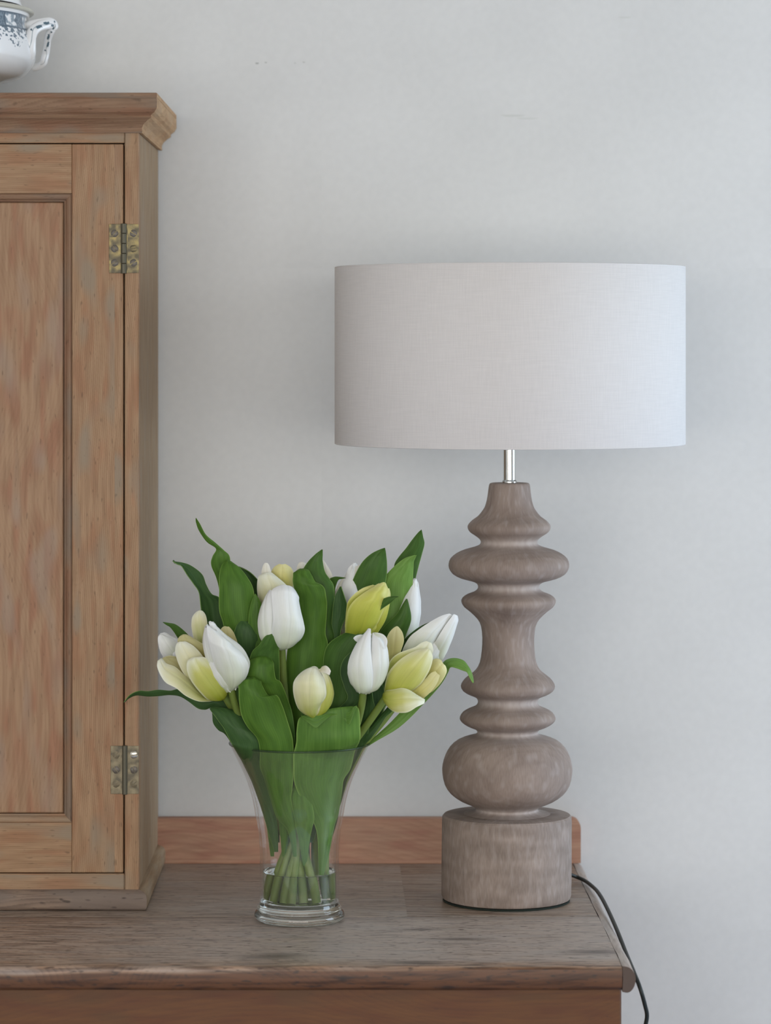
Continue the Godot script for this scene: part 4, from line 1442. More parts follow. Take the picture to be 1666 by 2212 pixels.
func tulips() -> void:
	C.white = [lin(alb(190, 197, 164, 1.3)), lin(alb(199, 200, 194)), lin(alb(205, 206, 203))]
	C.cream = [lin(alb(158, 164, 56, 1.3)), lin(alb(206, 202, 162, 1.3)), lin(alb(222, 218, 200, 1.3))]
	C.lime = [lin(alb(136, 146, 22, 1.3)), lin(alb(184, 183, 100, 1.3)), lin(alb(220, 217, 194, 1.3))]
	C.yellow = [lin(alb(154, 162, 52, 1.3)), lin(alb(182, 182, 76, 1.3)), lin(alb(204, 200, 130, 1.3))]
	C.olive = [lin(alb(150, 140, 60, 1.3)), lin(alb(172, 164, 108, 1.3)), lin(alb(186, 180, 134, 1.3))]
	C.butter = [lin(alb(160, 158, 50, 1.3)), lin(alb(196, 188, 112, 1.3)), lin(alb(208, 202, 148, 1.3))]
	C.bright = [lin(alb(146, 152, 30, 1.3)), lin(alb(188, 187, 102, 1.3)), lin(alb(214, 210, 176, 1.3))]
	C.pale = [lin(alb(196, 190, 160, 1.3)), lin(alb(208, 204, 190, 1.3)), lin(alb(214, 210, 200, 1.3))]
	var t: Node3D
	t = tulip("small closed white tulip lowest at the far left, half behind the open lime one", Vector2(2, -20), Vector3(-113.3, 264.5, 5.0), Vector3(-145.3, 299.0, 12.0), 15.5, 20, "white", [[[-1263,2781,60, -1181,2830,60, -1324,2900,87, -1262,2890,87, -1367,2940,100, -1304,2940,100, -1343,2959,100, -1319,2954,100], 3], [[-1215,2646,60, -1118,2719,60, -1356,2702,130, -1188,2811,118, -1430,2794,188, -1258,2893,164, -1459,2893,218, -1334,2952,182, -1464,2966,220, -1407,2983,172, -1448,2993,210, -1437,2988,150], 7], {"a": 180.0, "in": 0.8}])
	leaf(t, "leaf", [-301,788,-100, -267,788,-100, -520,1560,-125, -374,1609,-125, -909,2382,-150, -763,2479,-150, -1197,2826,-75, -1061,2850,-75, -1271,2944,0, -1140,2949,0, -1308,3005,25, -1211,3024,25, -1350,3060,50, -1288,3084,50, -1383,3081,65, -1345,3100,65, -1421,3111,80, -1411,3111,80], 4, 0)
	t = tulip("wide open lime and cream tulip at the left, its petals spread like spoons", Vector2(4, 24), Vector3(-75.5, 237.4, 42.0), Vector3(-128.3, 287.8, 55.0), 22.2, 0, "lime", [[[-913,2372,400, -899,2396,400, -1079,2503,416, -1032,2579,416, -1198,2590,432, -1126,2695,432, -1316,2649,448, -1202,2759,448, -1392,2708,464, -1268,2789,464, -1405,2776,480, -1334,2800,480], -4, C.olive], [[-927,2491,400, -818,2563,400, -1055,2685,430, -879,2757,430, -1149,2808,460, -935,2879,460, -1215,2904,470, -992,2923,470, -1248,2952,480, -1058,2962,480, -1230,2994,470, -1120,2999,470, -1197,3015,460, -1163,3017,460], 6, C.olive], [[-957,2407,500, -838,2455,500, -1098,2535,540, -908,2626,540, -1177,2625,580, -954,2749,580, -1233,2735,590, -1015,2844,590, -1264,2845,600, -1081,2912,600, -1257,2926,600, -1143,2950,600, -1224,2957,600, -1171,2959,600], 7, C.cream], [[-877,2338,480, -874,2367,440, -931,2339,550, -948,2373,490, -1038,2352,620, -1036,2459,540, -1159,2413,670, -1106,2558,570, -1251,2494,720, -1190,2627,600, -1354,2552,735, -1270,2701,625, -1410,2629,750, -1354,2737,650, -1446,2717,735, -1392,2779,645, -1440,2777,720, -1421,2793,640], 5, C.cream, 0.6], [[-835,2356,590, -757,2394,510, -927,2373,659, -726,2465,590, -991,2437,717, -757,2558,660, -1066,2530,746, -822,2666,700, -1117,2617,763, -873,2740,729, -1140,2707,769, -920,2789,746, -1131,2777,766, -971,2814,754, -1084,2812,760, -1009,2819,760], 8, C.lime, 0.55]])
	leaf(t, "leaf", [-274,917,100, -235,965,100, -418,1450,123, -346,1594,123, -706,1982,146, -571,2127,146, -869,2221,169, -772,2346,169, -978,2214,192, -935,2358,192, -1054,2231,212, -1040,2385,218, -1149,2305,231, -1134,2426,246, -1240,2360,249, -1258,2437,274, -1344,2376,268, -1333,2423,302, -1444,2369,292, -1451,2436,333, -1561,2368,326, -1559,2426,372, -1679,2382,359, -1652,2433,410, -1754,2356,385, -1741,2396,440, -1807,2316,410, -1798,2328,470], 3, 2)
	leaf(t, "leaf", [-253,741,200, -219,741,200, -329,985,220, -229,1033,229, -405,1223,174, -271,1256,276, -503,1481,126, -332,1481,342, -611,1708,153, -397,1660,429, -672,1869,491, -363,1807,491, -709,1940,527, -343,1916,527, -770,2060,538, -424,1998,538, -828,2139,524, -505,2068,524, -872,2193,498, -591,2188,498, -906,2232,469, -696,2247,469, -921,2253,440, -864,2272,440], 5, 2)
	t = tulip("open cream tulip at the left, mostly hidden behind the pointed white bud", Vector2(-8, 8), Vector3(-83.1, 259.7, 14.0), Vector3(-91.9, 321.9, 10.0), 21.3, 0, "cream", [[[-994,2609,160, -888,2657,160, -1071,2848,150, -937,2920,150, -1115,3040,140, -956,3088,140, -1118,3125,130, -966,3154,130, -1106,3177,120, -981,3197,120, -1073,3215,110, -1005,3225,110, -1044,3233,100, -1025,3233,100], 6, C.cream], [[-846,2670,280, -750,2717,280, -845,2888,310, -644,2883,310, -824,3020,340, -662,2991,340, -795,3078,350, -695,3054,350, -762,3096,360, -728,3091,360], 5, C.olive], [[-944,2615,220, -824,2639,220, -991,2810,247, -799,2858,247, -1000,2931,260, -808,2955,260, -961,3012,260, -846,3022,260], 6, C.cream]])
	leaf(t, "leaf", [-300,756,0, -266,756,0, -421,1382,-12, -276,1428,-34, -614,2058,-24, -422,2101,-67, -855,2640,1, -615,2682,-65, -994,3049,33, -760,3070,-51, -1027,3264,61, -818,3333,-34, -1045,3420,89, -914,3397,-16, -1101,3514,117, -971,3495,1, -1163,3602,136, -1013,3604,27, -1225,3700,154, -1118,3693,61, -1267,3721,182, -1208,3732,105, -1314,3756,210, -1312,3747,150], -5, 2)
	leaf(t, "leaf", [-284,909,50, -255,909,50, -417,1407,157, -321,1407,157, -586,1658,147, -478,1706,234, -750,1952,286, -644,1952,286, -835,2018,314, -715,2051,314, -887,2092,331, -763,2120,331, -896,2175,346, -815,2175,346, -900,2224,360, -881,2234,360], 4, 2)
	t = tulip("closed pointed white tulip at the lower left, leaning over the open lime one", Vector2(17, 25), Vector3(-69.2, 246.4, 62.0), Vector3(-91.0, 315.4, 76.0), 19.3, 14, "white", [{"a": 180.0, "in": 0.8, "l": 0.95}, {"a": 60.0, "in": 0.8, "l": 0.95}, {"a": -60.0, "in": 0.8, "l": 0.95}, [[-693,2469,580, -598,2507,580, -739,2660,637, -507,2705,614, -784,2831,691, -535,2831,646, -840,2954,737, -610,2933,669, -881,3051,764, -737,3029,687, -909,3136,773, -827,3106,701, -918,3175,781, -864,3159,716, -904,3183,790, -882,3175,730], 8], [[-749,2468,620, -692,2464,620, -851,2583,675, -736,2598,725, -921,2724,710, -799,2749,810, -962,2861,750, -845,2894,850, -978,2980,763, -878,3004,863, -965,3080,780, -906,3078,860, -946,3138,790, -930,3134,850], 6], [[-720,2461,640, -677,2471,640, -792,2597,757, -557,2584,723, -855,2758,849, -511,2713,780, -890,2900,906, -559,2830,826, -913,3010,934, -666,2937,854, -927,3085,926, -793,3026,851, -935,3138,897, -907,3110,840, -939,3151,860, -933,3143,820], 9]])
	leaf(t, "leaf", [-60,706,280, -27,706,280, -117,977,327, -41,1025,327, -226,1113,351, -59,1175,374, -283,1278,353, -83,1326,421, -349,1499,392, -68,1452,469, -400,1672,463, -58,1663,516, -399,1821,557, -58,1807,563, -427,1968,600, -67,1968,600, -526,2092,637, -114,2137,626, -586,2214,674, -175,2321,651, -609,2361,711, -227,2418,677, -613,2480,724, -312,2415,689, -614,2550,717, -378,2524,694, -595,2552,693, -388,2560,681, -526,2544,640, -417,2577,640], 7, 1)
	t = tulip("white tulip high in the middle, with a squared top and a pleated side", Vector2(-4, 12), Vector3(-17.9, 286.5, 32.0), Vector3(-21.2, 347.1, 36.0), 21.3, -18, "white", [{"a": 60.0, "in": 0.86, "l": 0.9}, {"a": 180.0, "in": 0.9, "l": 0.92}, {"a": -60.0, "in": 0.86, "l": 0.92}, {"a": 120.0, "in": 0.92, "l": 0.86}, [[-235,2872,440, -164,2877,440, -381,2960,512, -219,2955,560, -421,3124,536, -246,3133,632, -400,3275,528, -258,3300,648, -353,3387,504, -268,3416,624, -296,3462,480, -264,3481,600], 6], [[-221,2876,450, -135,2883,450, -262,2955,557, -1,2962,529, -275,3076,634, 54,3061,577, -262,3194,681, 45,3153,596, -269,3326,681, 18,3261,581, -279,3443,663, -3,3364,563, -270,3493,636, -13,3423,536, -237,3512,600, -115,3449,500], 9]])
	leaf(t, "leaf", [-225,1117,150, -196,1117,150, -319,1712,279, -175,1712,279, -484,2394,386, -198,2490,386, -516,2689,466, -201,2689,466, -481,2847,526, -205,2862,526, -409,2923,571, -207,2956,571, -342,3016,601, -209,3026,601, -218,3072,610, -209,3074,610], 4, 0)
	leaf(t, "leaf", [-275,716,50, -241,716,50, -418,1304,113, -274,1352,113, -610,1886,148, -417,1886,148, -705,2610,166, -417,2658,166, -781,3075,208, -435,2998,208, -828,3249,230, -454,3264,230, -828,3480,232, -478,3470,232, -829,3598,204, -541,3588,204, -811,3692,176, -619,3682,176, -773,3747,148, -691,3733,148, -755,3753,120, -736,3745,120], 6, 1, 0.3)
	leaf(t, "leaf", [-226,1102,50, -197,1102,50, -369,1887,157, -249,1887,157, -449,2377,230, -272,2377,230, -506,2861,274, -329,2861,274, -524,3140,296, -376,3102,296, -505,3294,300, -385,3294,300, -481,3370,300, -414,3366,300, -457,3423,300, -452,3423,300], 4, 1)
	leaf(t, "leaf", [-226,1110,100, -197,1110,100, -417,1793,167, -273,1793,167, -632,2471,220, -406,2615,220, -674,2763,260, -396,2859,260, -683,2958,287, -400,2967,287, -654,3083,293, -448,3064,293, -606,3139,280, -534,3134,280], 4, 2)
	t = tulip("loose cream tulip at the top, just behind the square-topped white one", Vector2(-14, -12), Vector3(-22.7, 301.9, 2.0), Vector3(-26.6, 373.1, -2.0), 19.3, 30, "cream", [[[-362,3320,40, -226,3368,40, -405,3514,50, -250,3538,50, -393,3630,60, -294,3630,60, -378,3697,50, -313,3692,50, -357,3725,40, -335,3723,40], 4, C.pale], [[-267,3069,-60, -83,3118,-60, -295,3385,-44, -44,3385,-44, -305,3532,-28, -49,3532,-28, -295,3620,-16, -63,3615,-16, -261,3678,-8, -92,3673,-8, -208,3710,0, -150,3710,0], 8, C.butter], [[-323,2935,50, -197,2935,50, -399,3228,92, -91,3276,92, -432,3399,128, -95,3414,128, -436,3507,152, -143,3507,152, -422,3589,152, -225,3579,152, -379,3622,140, -283,3626,140], 9, C.cream], [[-120,3225,60, -43,3249,60, -91,3419,70, -19,3419,70, -72,3477,80, -24,3468,80, -62,3502,90, -38,3493,90], 2, C.pale], {"a": 180.0, "in": 0.8, "l": 0.8}])
	leaf(t, "leaf", [-301,643,-100, -267,643,-100, -399,1265,-155, -278,1265,-155, -618,2037,-186, -424,2037,-186, -752,2823,-105, -495,2823,-105, -842,3468,-37, -624,3386,-37, -918,3693,1, -710,3655,1, -907,3787,25, -729,3792,25, -868,3874,36, -781,3850,36, -964,3948,62, -872,3934,62, -1040,4061,95, -972,4023,95, -1071,4151,145, -1033,4141,145, -1074,4202,200, -1069,4202,200], 4, 1)
	leaf(t, "leaf", [-237,796,-50, -208,796,-50, -373,1663,-79, -228,1663,-79, -519,2581,-97, -325,2581,-97, -567,3164,-86, -340,3164,-86, -582,3456,-74, -378,3456,-74, -606,3602,-63, -431,3534,-63, -625,3660,-56, -518,3622,-56, -639,3680,-50, -625,3675,-50], -5, 2)
	t = tulip("short round cream tulip with a green-yellow base, low in the middle facing forward", Vector2(-8, 30), Vector3(14.6, 218.6, 56.0), Vector3(16.1, 269.5, 70.0), 19.3, 10, "cream", [{"a": 120.0, "in": 0.85, "round": true, "l": 0.93}, {"a": -120.0, "in": 0.92, "round": true, "l": 0.95}, {"a": 180.0, "in": 0.9}, {"a": 0.0, "in": 0.8, "l": 0.9}, [[156,2199,680, 199,2206,680, 199,2261,748, 312,2304,708, 227,2386,804, 350,2405,724, 255,2529,822, 350,2481,730, 241,2631,810, 319,2585,734, 199,2695,790, 246,2674,730], 7, C.lime, 0.6], [[123,2199,700, 170,2210,700, 6,2284,780, 208,2317,780, -46,2422,833, 270,2422,833, -55,2542,860, 274,2505,860, -27,2612,847, 253,2597,847, 44,2679,820, 222,2656,820, 142,2722,780, 199,2694,780], 11, C.cream, 0.5], [[208,2668,800, 237,2720,800, 265,2669,860, 274,2740,860, 293,2657,880, 307,2719,880, 312,2646,880, 324,2686,880], 2, C.pale]])
	leaf(t, "leaf", [-177,684,150, -143,684,150, -224,1226,236, -56,1274,236, -270,1766,327, -41,1814,327, -374,2087,407, -64,2158,407, -468,2356,469, -120,2366,469, -524,2506,531, -186,2534,531, -537,2595,567, -238,2576,567, -527,2691,576, -257,2677,576, -504,2756,559, -262,2737,559, -462,2785,520, -296,2783,520], 6, 1)
	leaf(t, "leaf", [208,504,220, 251,504,220, 198,750,253, 313,750,206, 179,972,298, 361,996,167, 103,1162,347, 404,1124,114, 17,1323,402, 442,1370,190, -49,1499,467, 460,1499,252, -58,1665,533, 531,1613,238, -58,1798,569, 574,1808,363, -29,1920,591, 625,1958,591, -24,2040,607, 625,2102,607, -5,2160,616, 616,2255,616, 42,2196,600, 587,2296,600], 8, 4)
	leaf(t, "leaf_fold", [19,2207,650, 28,2195,670, 90,2207,694, 90,2148,714, 175,2212,716, 175,2099,736, 256,2224,713, 255,2160,733, 341,2233,688, 341,2216,708, 421,2232,661, 421,2215,681, 468,2229,660, 487,2149,680, 520,2248,682, 515,2128,702, 563,2301,686, 553,2209,706, 592,2311,650, 591,2304,670], 1, 4)
	leaf(t, "leaf", [40,600,220, 78,600,220, 2,849,273, 103,849,273, -31,1000,320, 131,1000,320, -69,1173,360, 155,1126,360, -83,1335,387, 122,1297,387, -49,1468,413, 75,1444,413, -30,1590,440, 41,1590,440], 4, 4)
	t = tulip("pale tulip at the top centre, only its tips showing past the tall dark leaf", Vector2(8, -20), Vector3(14.0, 301.4, -14.0), Vector3(15.9, 374.8, -18.0), 20.8, 0, "white", [[[86,2961,-180, 208,2961,-180, 62,3300,-200, 305,3300,-200, 71,3541,-220, 295,3541,-220, 110,3661,-240, 256,3661,-240], 6, C.pale], [[14,3163,-100, 159,3163,-100, -35,3501,-110, 159,3501,-110, -30,3636,-120, 120,3636,-120, -11,3703,-130, 77,3694,-130, 14,3720,-140, 48,3715,-140], 6, C.pale], [[208,3062,-140, 314,3111,-140, 203,3449,-150, 353,3479,-150, 208,3619,-160, 339,3585,-160, 222,3710,-170, 300,3662,-170, 242,3739,-180, 256,3729,-180], 4, C.pale]])
	leaf(t, "leaf", [-9,812,50, 24,812,50, -33,1301,92, 87,1301,92, -52,1786,113, 174,1786,113, -100,2173,130, 222,2173,130, -134,2559,140, 246,2608,153, -119,2848,150, 294,2875,177, -32,3042,160, 270,3021,200, -18,3235,173, 285,3229,220, -27,3405,200, 280,3386,253, -61,3508,220, 246,3503,280, -63,3599,227, 170,3541,280, -56,3636,210, 126,3616,257, -23,3653,180, 93,3666,220], 7, 1, 0.8)
	leaf(t, "leaf", [38,796,-50, 72,796,-50, 24,1768,-18, 208,1768,-18, 63,2544,5, 314,2592,5, 121,2883,18, 386,2941,18, 121,3102,31, 333,3102,31, 111,3320,40, 362,3320,40, 102,3474,40, 357,3484,40, 53,3580,31, 314,3556,31, 39,3651,18, 266,3632,18, 97,3742,5, 242,3742,5, 169,3815,15, 242,3810,15, 232,3865,40, 242,3865,40], 5, 0, 0.5)
	t = tulip("shaded pinkish white tulip behind the broad pointed leaf, right of the tall dark leaf", Vector2(20, -14), Vector3(50.9, 297.3, -16.0), Vector3(57.7, 370.5, -24.0), 19.3, 30, "white", [[[475,2818,-160, 669,2818,-160, 378,3156,-173, 752,3132,-173, 363,3349,-187, 757,3340,-187, 412,3484,-200, 728,3484,-200, 485,3577,-200, 694,3586,-200, 572,3650,-200, 669,3650,-200, 623,3686,-200, 638,3684,-200], 8, C.pale], {"a": 180.0, "in": 0.8}, {"a": 60.0, "in": 0.8}])
	leaf(t, "leaf", [87,885,-100, 116,885,-100, 208,2095,-110, 280,2095,-110, 266,2821,-120, 377,2821,-120, 280,3210,-110, 372,3210,-110, 295,3405,-100, 372,3415,-100, 305,3533,-80, 387,3494,-80, 363,3573,-60, 411,3544,-60, 425,3574,-40, 445,3555,-40, 483,3566,-20, 483,3564,-20], 3, 0)
	leaf(t, "leaf", [159,877,-150, 188,877,-150, 329,1555,-164, 426,1555,-164, 426,2039,-177, 572,2039,-177, 460,2573,-173, 693,2671,-173, 484,2963,-164, 815,3011,-164, 494,3255,-149, 873,3304,-149, 513,3402,-131, 896,3475,-131, 576,3574,-113, 915,3598,-113, 653,3716,-95, 915,3716,-95, 740,3804,-75, 907,3794,-75, 827,3854,-47, 900,3845,-47, 887,3878,-20, 892,3878,-20], 5, 0)
	t = tulip("closed yellow-green tulip with a narrow leaf lying across it", Vector2(-20, 6), Vector3(59.2, 296.7, 18.0), Vector3(89.0, 350.6, 20.0), 18.4, 25, "yellow", [{"a": 180.0, "in": 0.8, "l": 0.93}, {"a": 0.0, "in": 0.75, "l": 0.9}, [[472,3072,230, 592,3115,170, 486,3253,276, 621,3311,220, 505,3347,312, 668,3410,260, 571,3425,328, 740,3474,280, 662,3488,332, 811,3523,288, 763,3519,330, 830,3530,290], 5], [[712,2986,180, 808,3009,220, 792,3100,270, 889,3146,250, 844,3225,335, 929,3290,255, 887,3369,345, 941,3416,275, 901,3484,340, 926,3479,280], 5], [[477,3009,220, 688,3004,220, 485,3153,326, 796,3104,314, 509,3274,397, 843,3205,374, 565,3363,437, 885,3312,403, 661,3439,441, 914,3407,399, 747,3490,421, 919,3467,373, 824,3531,396, 901,3510,341, 848,3534,370, 887,3522,310], 9]])
	leaf(t, "leaf", [63,772,100, 97,772,100, 160,1307,129, 256,1309,145, 208,1695,159, 352,1700,191, 222,2178,172, 486,2088,220, 241,2563,183, 582,2474,247, 256,2781,193, 629,2669,273, 304,2898,212, 677,2814,292, 424,2986,231, 734,2969,311, 567,3055,249, 748,3086,329, 677,3144,280, 762,3165,360, 748,3210,327, 776,3208,407, 781,3286,375, 856,3283,447, 818,3342,416, 922,3333,480, 875,3388,455, 969,3374,511, 946,3409,477, 992,3396,525, 1017,3408,500, 1020,3407,540], 5, 0)
	leaf(t, "leaf", [121,949,0, 150,949,0, 256,1774,23, 343,1775,32, 324,2356,47, 430,2358,64, 362,2744,70, 439,2747,97, 362,2958,91, 424,2966,127, 338,3085,111, 448,3089,151, 343,3192,127, 491,3186,167, 352,3304,138, 496,3293,178, 376,3400,140, 467,3394,180, 424,3487,140, 434,3490,180], -5, 2)
	t = tulip("narrow white tulip at the right, seen edgewise behind the twin upright leaves", Vector2(30, -2), Vector3(107.4, 284.9, -24.0), Vector3(121.5, 354.0, -24.0), 13.5, 0, "white")
	leaf(t, "leaf", [208,869,-200, 237,869,-200, 500,1495,-155, 508,1495,-127, 817,2317,-291, 939,2317,-291, 964,2900,-315, 1110,2900,-315, 998,3289,-333, 1174,3289,-333, 998,3508,-340, 1208,3473,-340, 998,3669,-340, 1252,3654,-340, 1047,3762,-329, 1291,3801,-329, 1119,3852,-302, 1314,3906,-302, 1182,3942,-273, 1299,3976,-273, 1244,4022,-236, 1290,4022,-236, 1277,4056,-200, 1282,4056,-200], 5, 0)
	leaf(t, "leaf", [198,885,-100, 227,885,-100, 474,1463,-127, 497,1463,-125, 693,2041,-155, 839,2041,-155, 781,2573,-175, 985,2573,-175, 815,2911,-193, 1092,2960,-193, 840,3202,-200, 1160,3212,-200, 840,3373,-200, 1180,3373,-200, 849,3505,-189, 1189,3544,-189, 926,3604,-162, 1193,3652,-162, 1008,3688,-135, 1197,3727,-135, 1104,3763,-107, 1211,3763,-107, 1210,3799,-80, 1225,3799,-80], 5, 3)
	t = tulip("large white tulip pointing up to the right, nearest the lamp column", Vector2(-30, 2), Vector3(121.0, 262.9, 8.0), Vector3(161.4, 318.0, 10.0), 20.3, 40, "white", [{"a": 180.0, "in": 0.8, "l": 0.98}, {"a": -70.0, "in": 0.8, "l": 0.95}, {"a": 70.0, "in": 0.8, "l": 0.95}, [[1269,2618,60, 1388,2598,100, 1362,2792,160, 1482,2719,160, 1397,2900,240, 1552,2868,200, 1447,2997,300, 1594,2975,220, 1510,3098,303, 1628,3086,230, 1567,3174,293, 1645,3144,227, 1597,3210,270, 1638,3181,210], 6], [[1074,2631,140, 1293,2608,60, 1062,2798,220, 1362,2770,140, 1137,2966,280, 1418,2911,200, 1236,3056,320, 1464,3006,240, 1356,3135,313, 1517,3088,247, 1467,3193,293, 1555,3150,240, 1554,3216,260, 1587,3201,220], 8]])
	leaf(t, "leaf", [256,941,-50, 285,941,-50, 595,1667,-50, 591,1667,-50, 885,2346,-36, 957,2346,-36, 1067,2860,21, 1125,2836,21, 1109,2947,76, 1157,2918,76, 1194,3029,127, 1233,3000,127, 1275,3085,157, 1299,3065,157, 1361,3125,180, 1363,3120,180], 2, 2)
	leaf(t, "leaf", [208,941,-50, 237,941,-50, 498,1568,-67, 543,1568,-67, 716,2051,-78, 837,2051,-78, 798,2488,-67, 958,2536,-67, 832,2828,-56, 1059,2789,-56, 846,2993,-44, 1112,2964,-44, 923,3092,-27, 1160,3097,-27, 1015,3186,-4, 1164,3181,-4, 1077,3288,9, 1145,3274,9, 1115,3350,20, 1125,3350,20], 6, 0)
	t = tulip("closed white tulip at the lower right with small curled-back petal tips", Vector2(-15, 27), Vector3(65.9, 243.5, 58.0), Vector3(72.4, 308.8, 66.0), 20.3, -8, "white", [{"a": 60.0, "in": 0.86, "l": 0.93}, {"a": 180.0, "in": 0.9, "l": 0.95}, {"a": -60.0, "in": 0.86, "l": 0.93}, [[691,2885,620, 701,3027,620, 625,2950,647, 630,3035,647, 582,2970,667, 582,3025,667, 556,3000,680, 561,3010,680], 3], [[653,2447,640, 729,2452,640, 704,2491,740, 851,2545,713, 722,2622,810, 911,2710,757, 730,2767,850, 911,2825,770, 740,2891,823, 892,2932,757, 746,2996,787, 850,2991,733, 751,3058,740, 785,3026,700], 7], [[629,2449,660, 700,2452,660, 539,2539,743, 741,2499,763, 500,2676,793, 754,2634,833, 514,2796,810, 740,2779,870, 576,2936,800, 730,2909,853, 642,3028,770, 731,3008,817, 709,3094,720, 734,3102,760], 9], [[728,3009,720, 756,3061,720, 798,3022,765, 798,3067,765, 849,3007,800, 863,3049,800, 874,2957,820, 898,2999,820, 879,2905,820, 891,2933,820], 2]])
	leaf(t, "leaf", [112,829,150, 141,829,150, 184,1412,192, 328,1415,216, 232,1705,228, 457,1711,276, 294,2044,252, 552,2100,324, 371,2204,272, 628,2248,360, 495,2336,290, 685,2371,390, 466,2451,296, 709,2492,408, 423,2600,302, 733,2613,418, 447,2730,308, 733,2731,412, 538,2830,306, 709,2835,398, 615,2877,300, 647,2885,380], -4, 2)
	leaf(t, "leaf", [208,812,50, 237,812,50, 352,1201,70, 425,1204,87, 473,1495,100, 509,1500,128, 568,1792,160, 673,1847,181, 621,2028,207, 735,2065,267, 654,2210,241, 782,2227,301, 687,2332,259, 768,2315,319, 735,2429,270, 748,2426,330], 3, 2)
	leaf(t, "leaf", [-228,893,-50, -199,893,-50, -420,1386,17, -179,1386,17, -563,1829,80, -130,1878,80, -706,2174,140, -225,2270,140, -706,2416,153, -273,2464,153, -609,2609,160, -369,2609,160, -489,2705,160, -441,2705,160], 5, 2)
	t = tulip("wide open lime and cream tulip at the right, one petal folded down in front", Vector2(-25, 18), Vector3(90.5, 239.6, 40.0), Vector3(138.8, 283.5, 50.0), 22.2, 0, "lime", [[[905,2491,400, 971,2468,400, 904,2683,407, 1005,2683,407, 904,2851,413, 1047,2841,413, 899,2956,420, 1078,2947,420, 923,3023,420, 1066,3028,420, 966,3075,420, 1038,3075,420, 1004,3099,420, 1014,3099,420], 3, C.olive], [[1020,2394,380, 1115,2346,380, 1210,2540,412, 1329,2407,412, 1294,2663,444, 1423,2482,444, 1351,2741,464, 1484,2565,464, 1412,2771,472, 1517,2642,472, 1464,2752,480, 1502,2700,480], 6, C.butter], [[894,2498,460, 970,2474,460, 912,2664,494, 1064,2597,494, 940,2762,529, 1158,2696,529, 1015,2831,551, 1253,2769,551, 1110,2871,569, 1328,2800,569, 1190,2900,580, 1366,2834,580, 1252,2943,580, 1375,2881,580, 1309,2962,580, 1356,2943,580], 3, C.lime], [[878,2438,520, 959,2424,520, 886,2533,606, 1109,2438,606, 918,2649,666, 1225,2516,666, 997,2752,703, 1290,2605,703, 1096,2829,717, 1337,2697,717, 1195,2876,720, 1363,2796,720, 1276,2895,714, 1351,2852,714, 1314,2889,700, 1333,2874,700], 9, C.bright, 0.45], [[969,2393,500, 1040,2336,500, 1148,2449,572, 1228,2354,572, 1231,2531,628, 1298,2403,628, 1306,2595,652, 1368,2477,652, 1348,2644,668, 1415,2550,668, 1395,2664,680, 1438,2622,680], 4, C.butter, 0.3], [[874,2429,520, 874,2372,520, 900,2459,617, 899,2311,651, 965,2476,689, 972,2262,757, 1048,2496,737, 1056,2259,829, 1119,2480,743, 1121,2273,851, 1199,2431,746, 1191,2316,854, 1251,2401,757, 1239,2337,831, 1281,2385,760, 1273,2350,800], 7, C.lime, 0.35]])
	leaf(t, "leaf", [256,708,0, 285,708,0, 362,1001,24, 387,1003,36, 425,1295,48, 446,1308,72, 497,1549,72, 554,1592,108, 569,1762,116, 669,1831,164, 621,1928,170, 750,1926,230, 736,2036,194, 836,2049,254, 832,2144,210, 898,2146,270, 928,2254,210, 970,2213,270, 1024,2372,194, 1056,2341,254, 1097,2427,170, 1110,2425,230], 4, 2)
	leaf(t, "leaf", [256,845,-50, 285,845,-50, 450,1283,-33, 440,1284,-21, 617,1720,-16, 618,1723,8, 956,2063,20, 1037,2010,57, 1220,2357,60, 1296,2266,109, 1412,2593,100, 1467,2465,162, 1492,2693,140, 1537,2591,214, 1539,2732,168, 1564,2657,255, 1615,2746,185, 1616,2656,284, 1701,2724,202, 1691,2632,313, 1753,2664,222, 1733,2618,339, 1785,2604,251, 1756,2572,355, 1798,2545,275, 1779,2531,368, 1797,2504,300, 1791,2513,380], 3, 3)
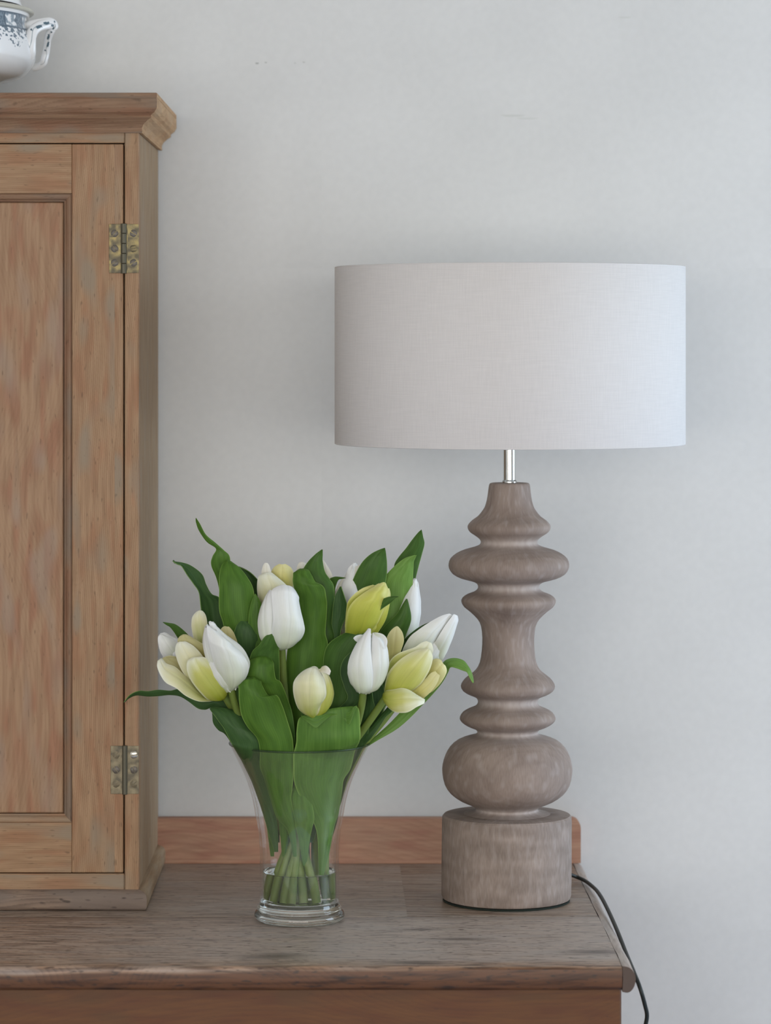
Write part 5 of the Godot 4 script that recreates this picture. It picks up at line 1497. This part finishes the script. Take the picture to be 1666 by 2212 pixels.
	leaf(t, "leaf", [208,893,-50, 237,893,-50, 280,1382,-17, 425,1382,-17, 353,1869,13, 691,1869,13, 377,2258,40, 883,2210,40, 425,2551,67, 859,2503,67, 521,2745,80, 738,2697,80, 617,2841,80, 641,2841,80], 5, 2)

# ---------------------------------------------------------------- light settings used by the room
const WIN_A := [0.04, 1.04, 0.65, 2.0]
const WIN_B := [-2.3, 2.1, 0.8, 2.1]
const ADDED_WIN_C := [1.4, 3.6, 0.8, 2.2]  # left opening, added for fill light
const ADDED_WIN_C_ENERGY := 1.0
const ADDED_WIN_C_COLOR := Color(1.0, 0.985, 0.97)
const WIN_A_ENERGY := 7.2
const WIN_B_ENERGY := 23.0
const WIN_A_COLOR := Color(0.82, 0.91, 1.0)
const WIN_B_COLOR := Color(1.0, 0.99, 0.975)

func _ready() -> void:
	var cam := Camera3D.new()
	cam.name = "camera"
	add_child(cam)
	cam.position = Vector3(0, 1.4517, 3.5800)
	var near := 0.05
	cam.set_frustum(near * 2212.0 / 6650.0, Vector2(near * 138.0 / 6650.0, near * -365.0 / 6650.0), near, 60.0)
	cam.current = true
	var env := Environment.new()
	var sky := Sky.new()
	var sm := ProceduralSkyMaterial.new()
	sm.sky_top_color = Color(0.74, 0.8, 0.88)
	sm.sky_horizon_color = Color(0.88, 0.9, 0.92)
	sm.ground_bottom_color = Color(0.4, 0.42, 0.36)
	sm.ground_horizon_color = Color(0.6, 0.62, 0.58)
	sky.sky_material = sm
	env.background_mode = Environment.BG_SKY
	env.sky = sky
	env.background_energy_multiplier = 1.5
	env.tonemap_mode = Environment.TONE_MAPPER_LINEAR
	env.tonemap_exposure = 0.365
	env.sdfgi_enabled = true
	env.ssao_enabled = true
	env.ssil_enabled = true
	var we := WorldEnvironment.new()
	we.name = "world"
	we.environment = env
	var ca := CameraAttributesPhysical.new()
	ca.frustum_focal_length = 85.0
	ca.frustum_focus_distance = 3.2
	ca.exposure_aperture = 5.0
	we.camera_attributes = ca
	add_child(we)
	rng.seed = 4
	materials()
	room()
	sideboard()
	cupboard()
	tureen()
	lamp()
	vase()
	tulips()
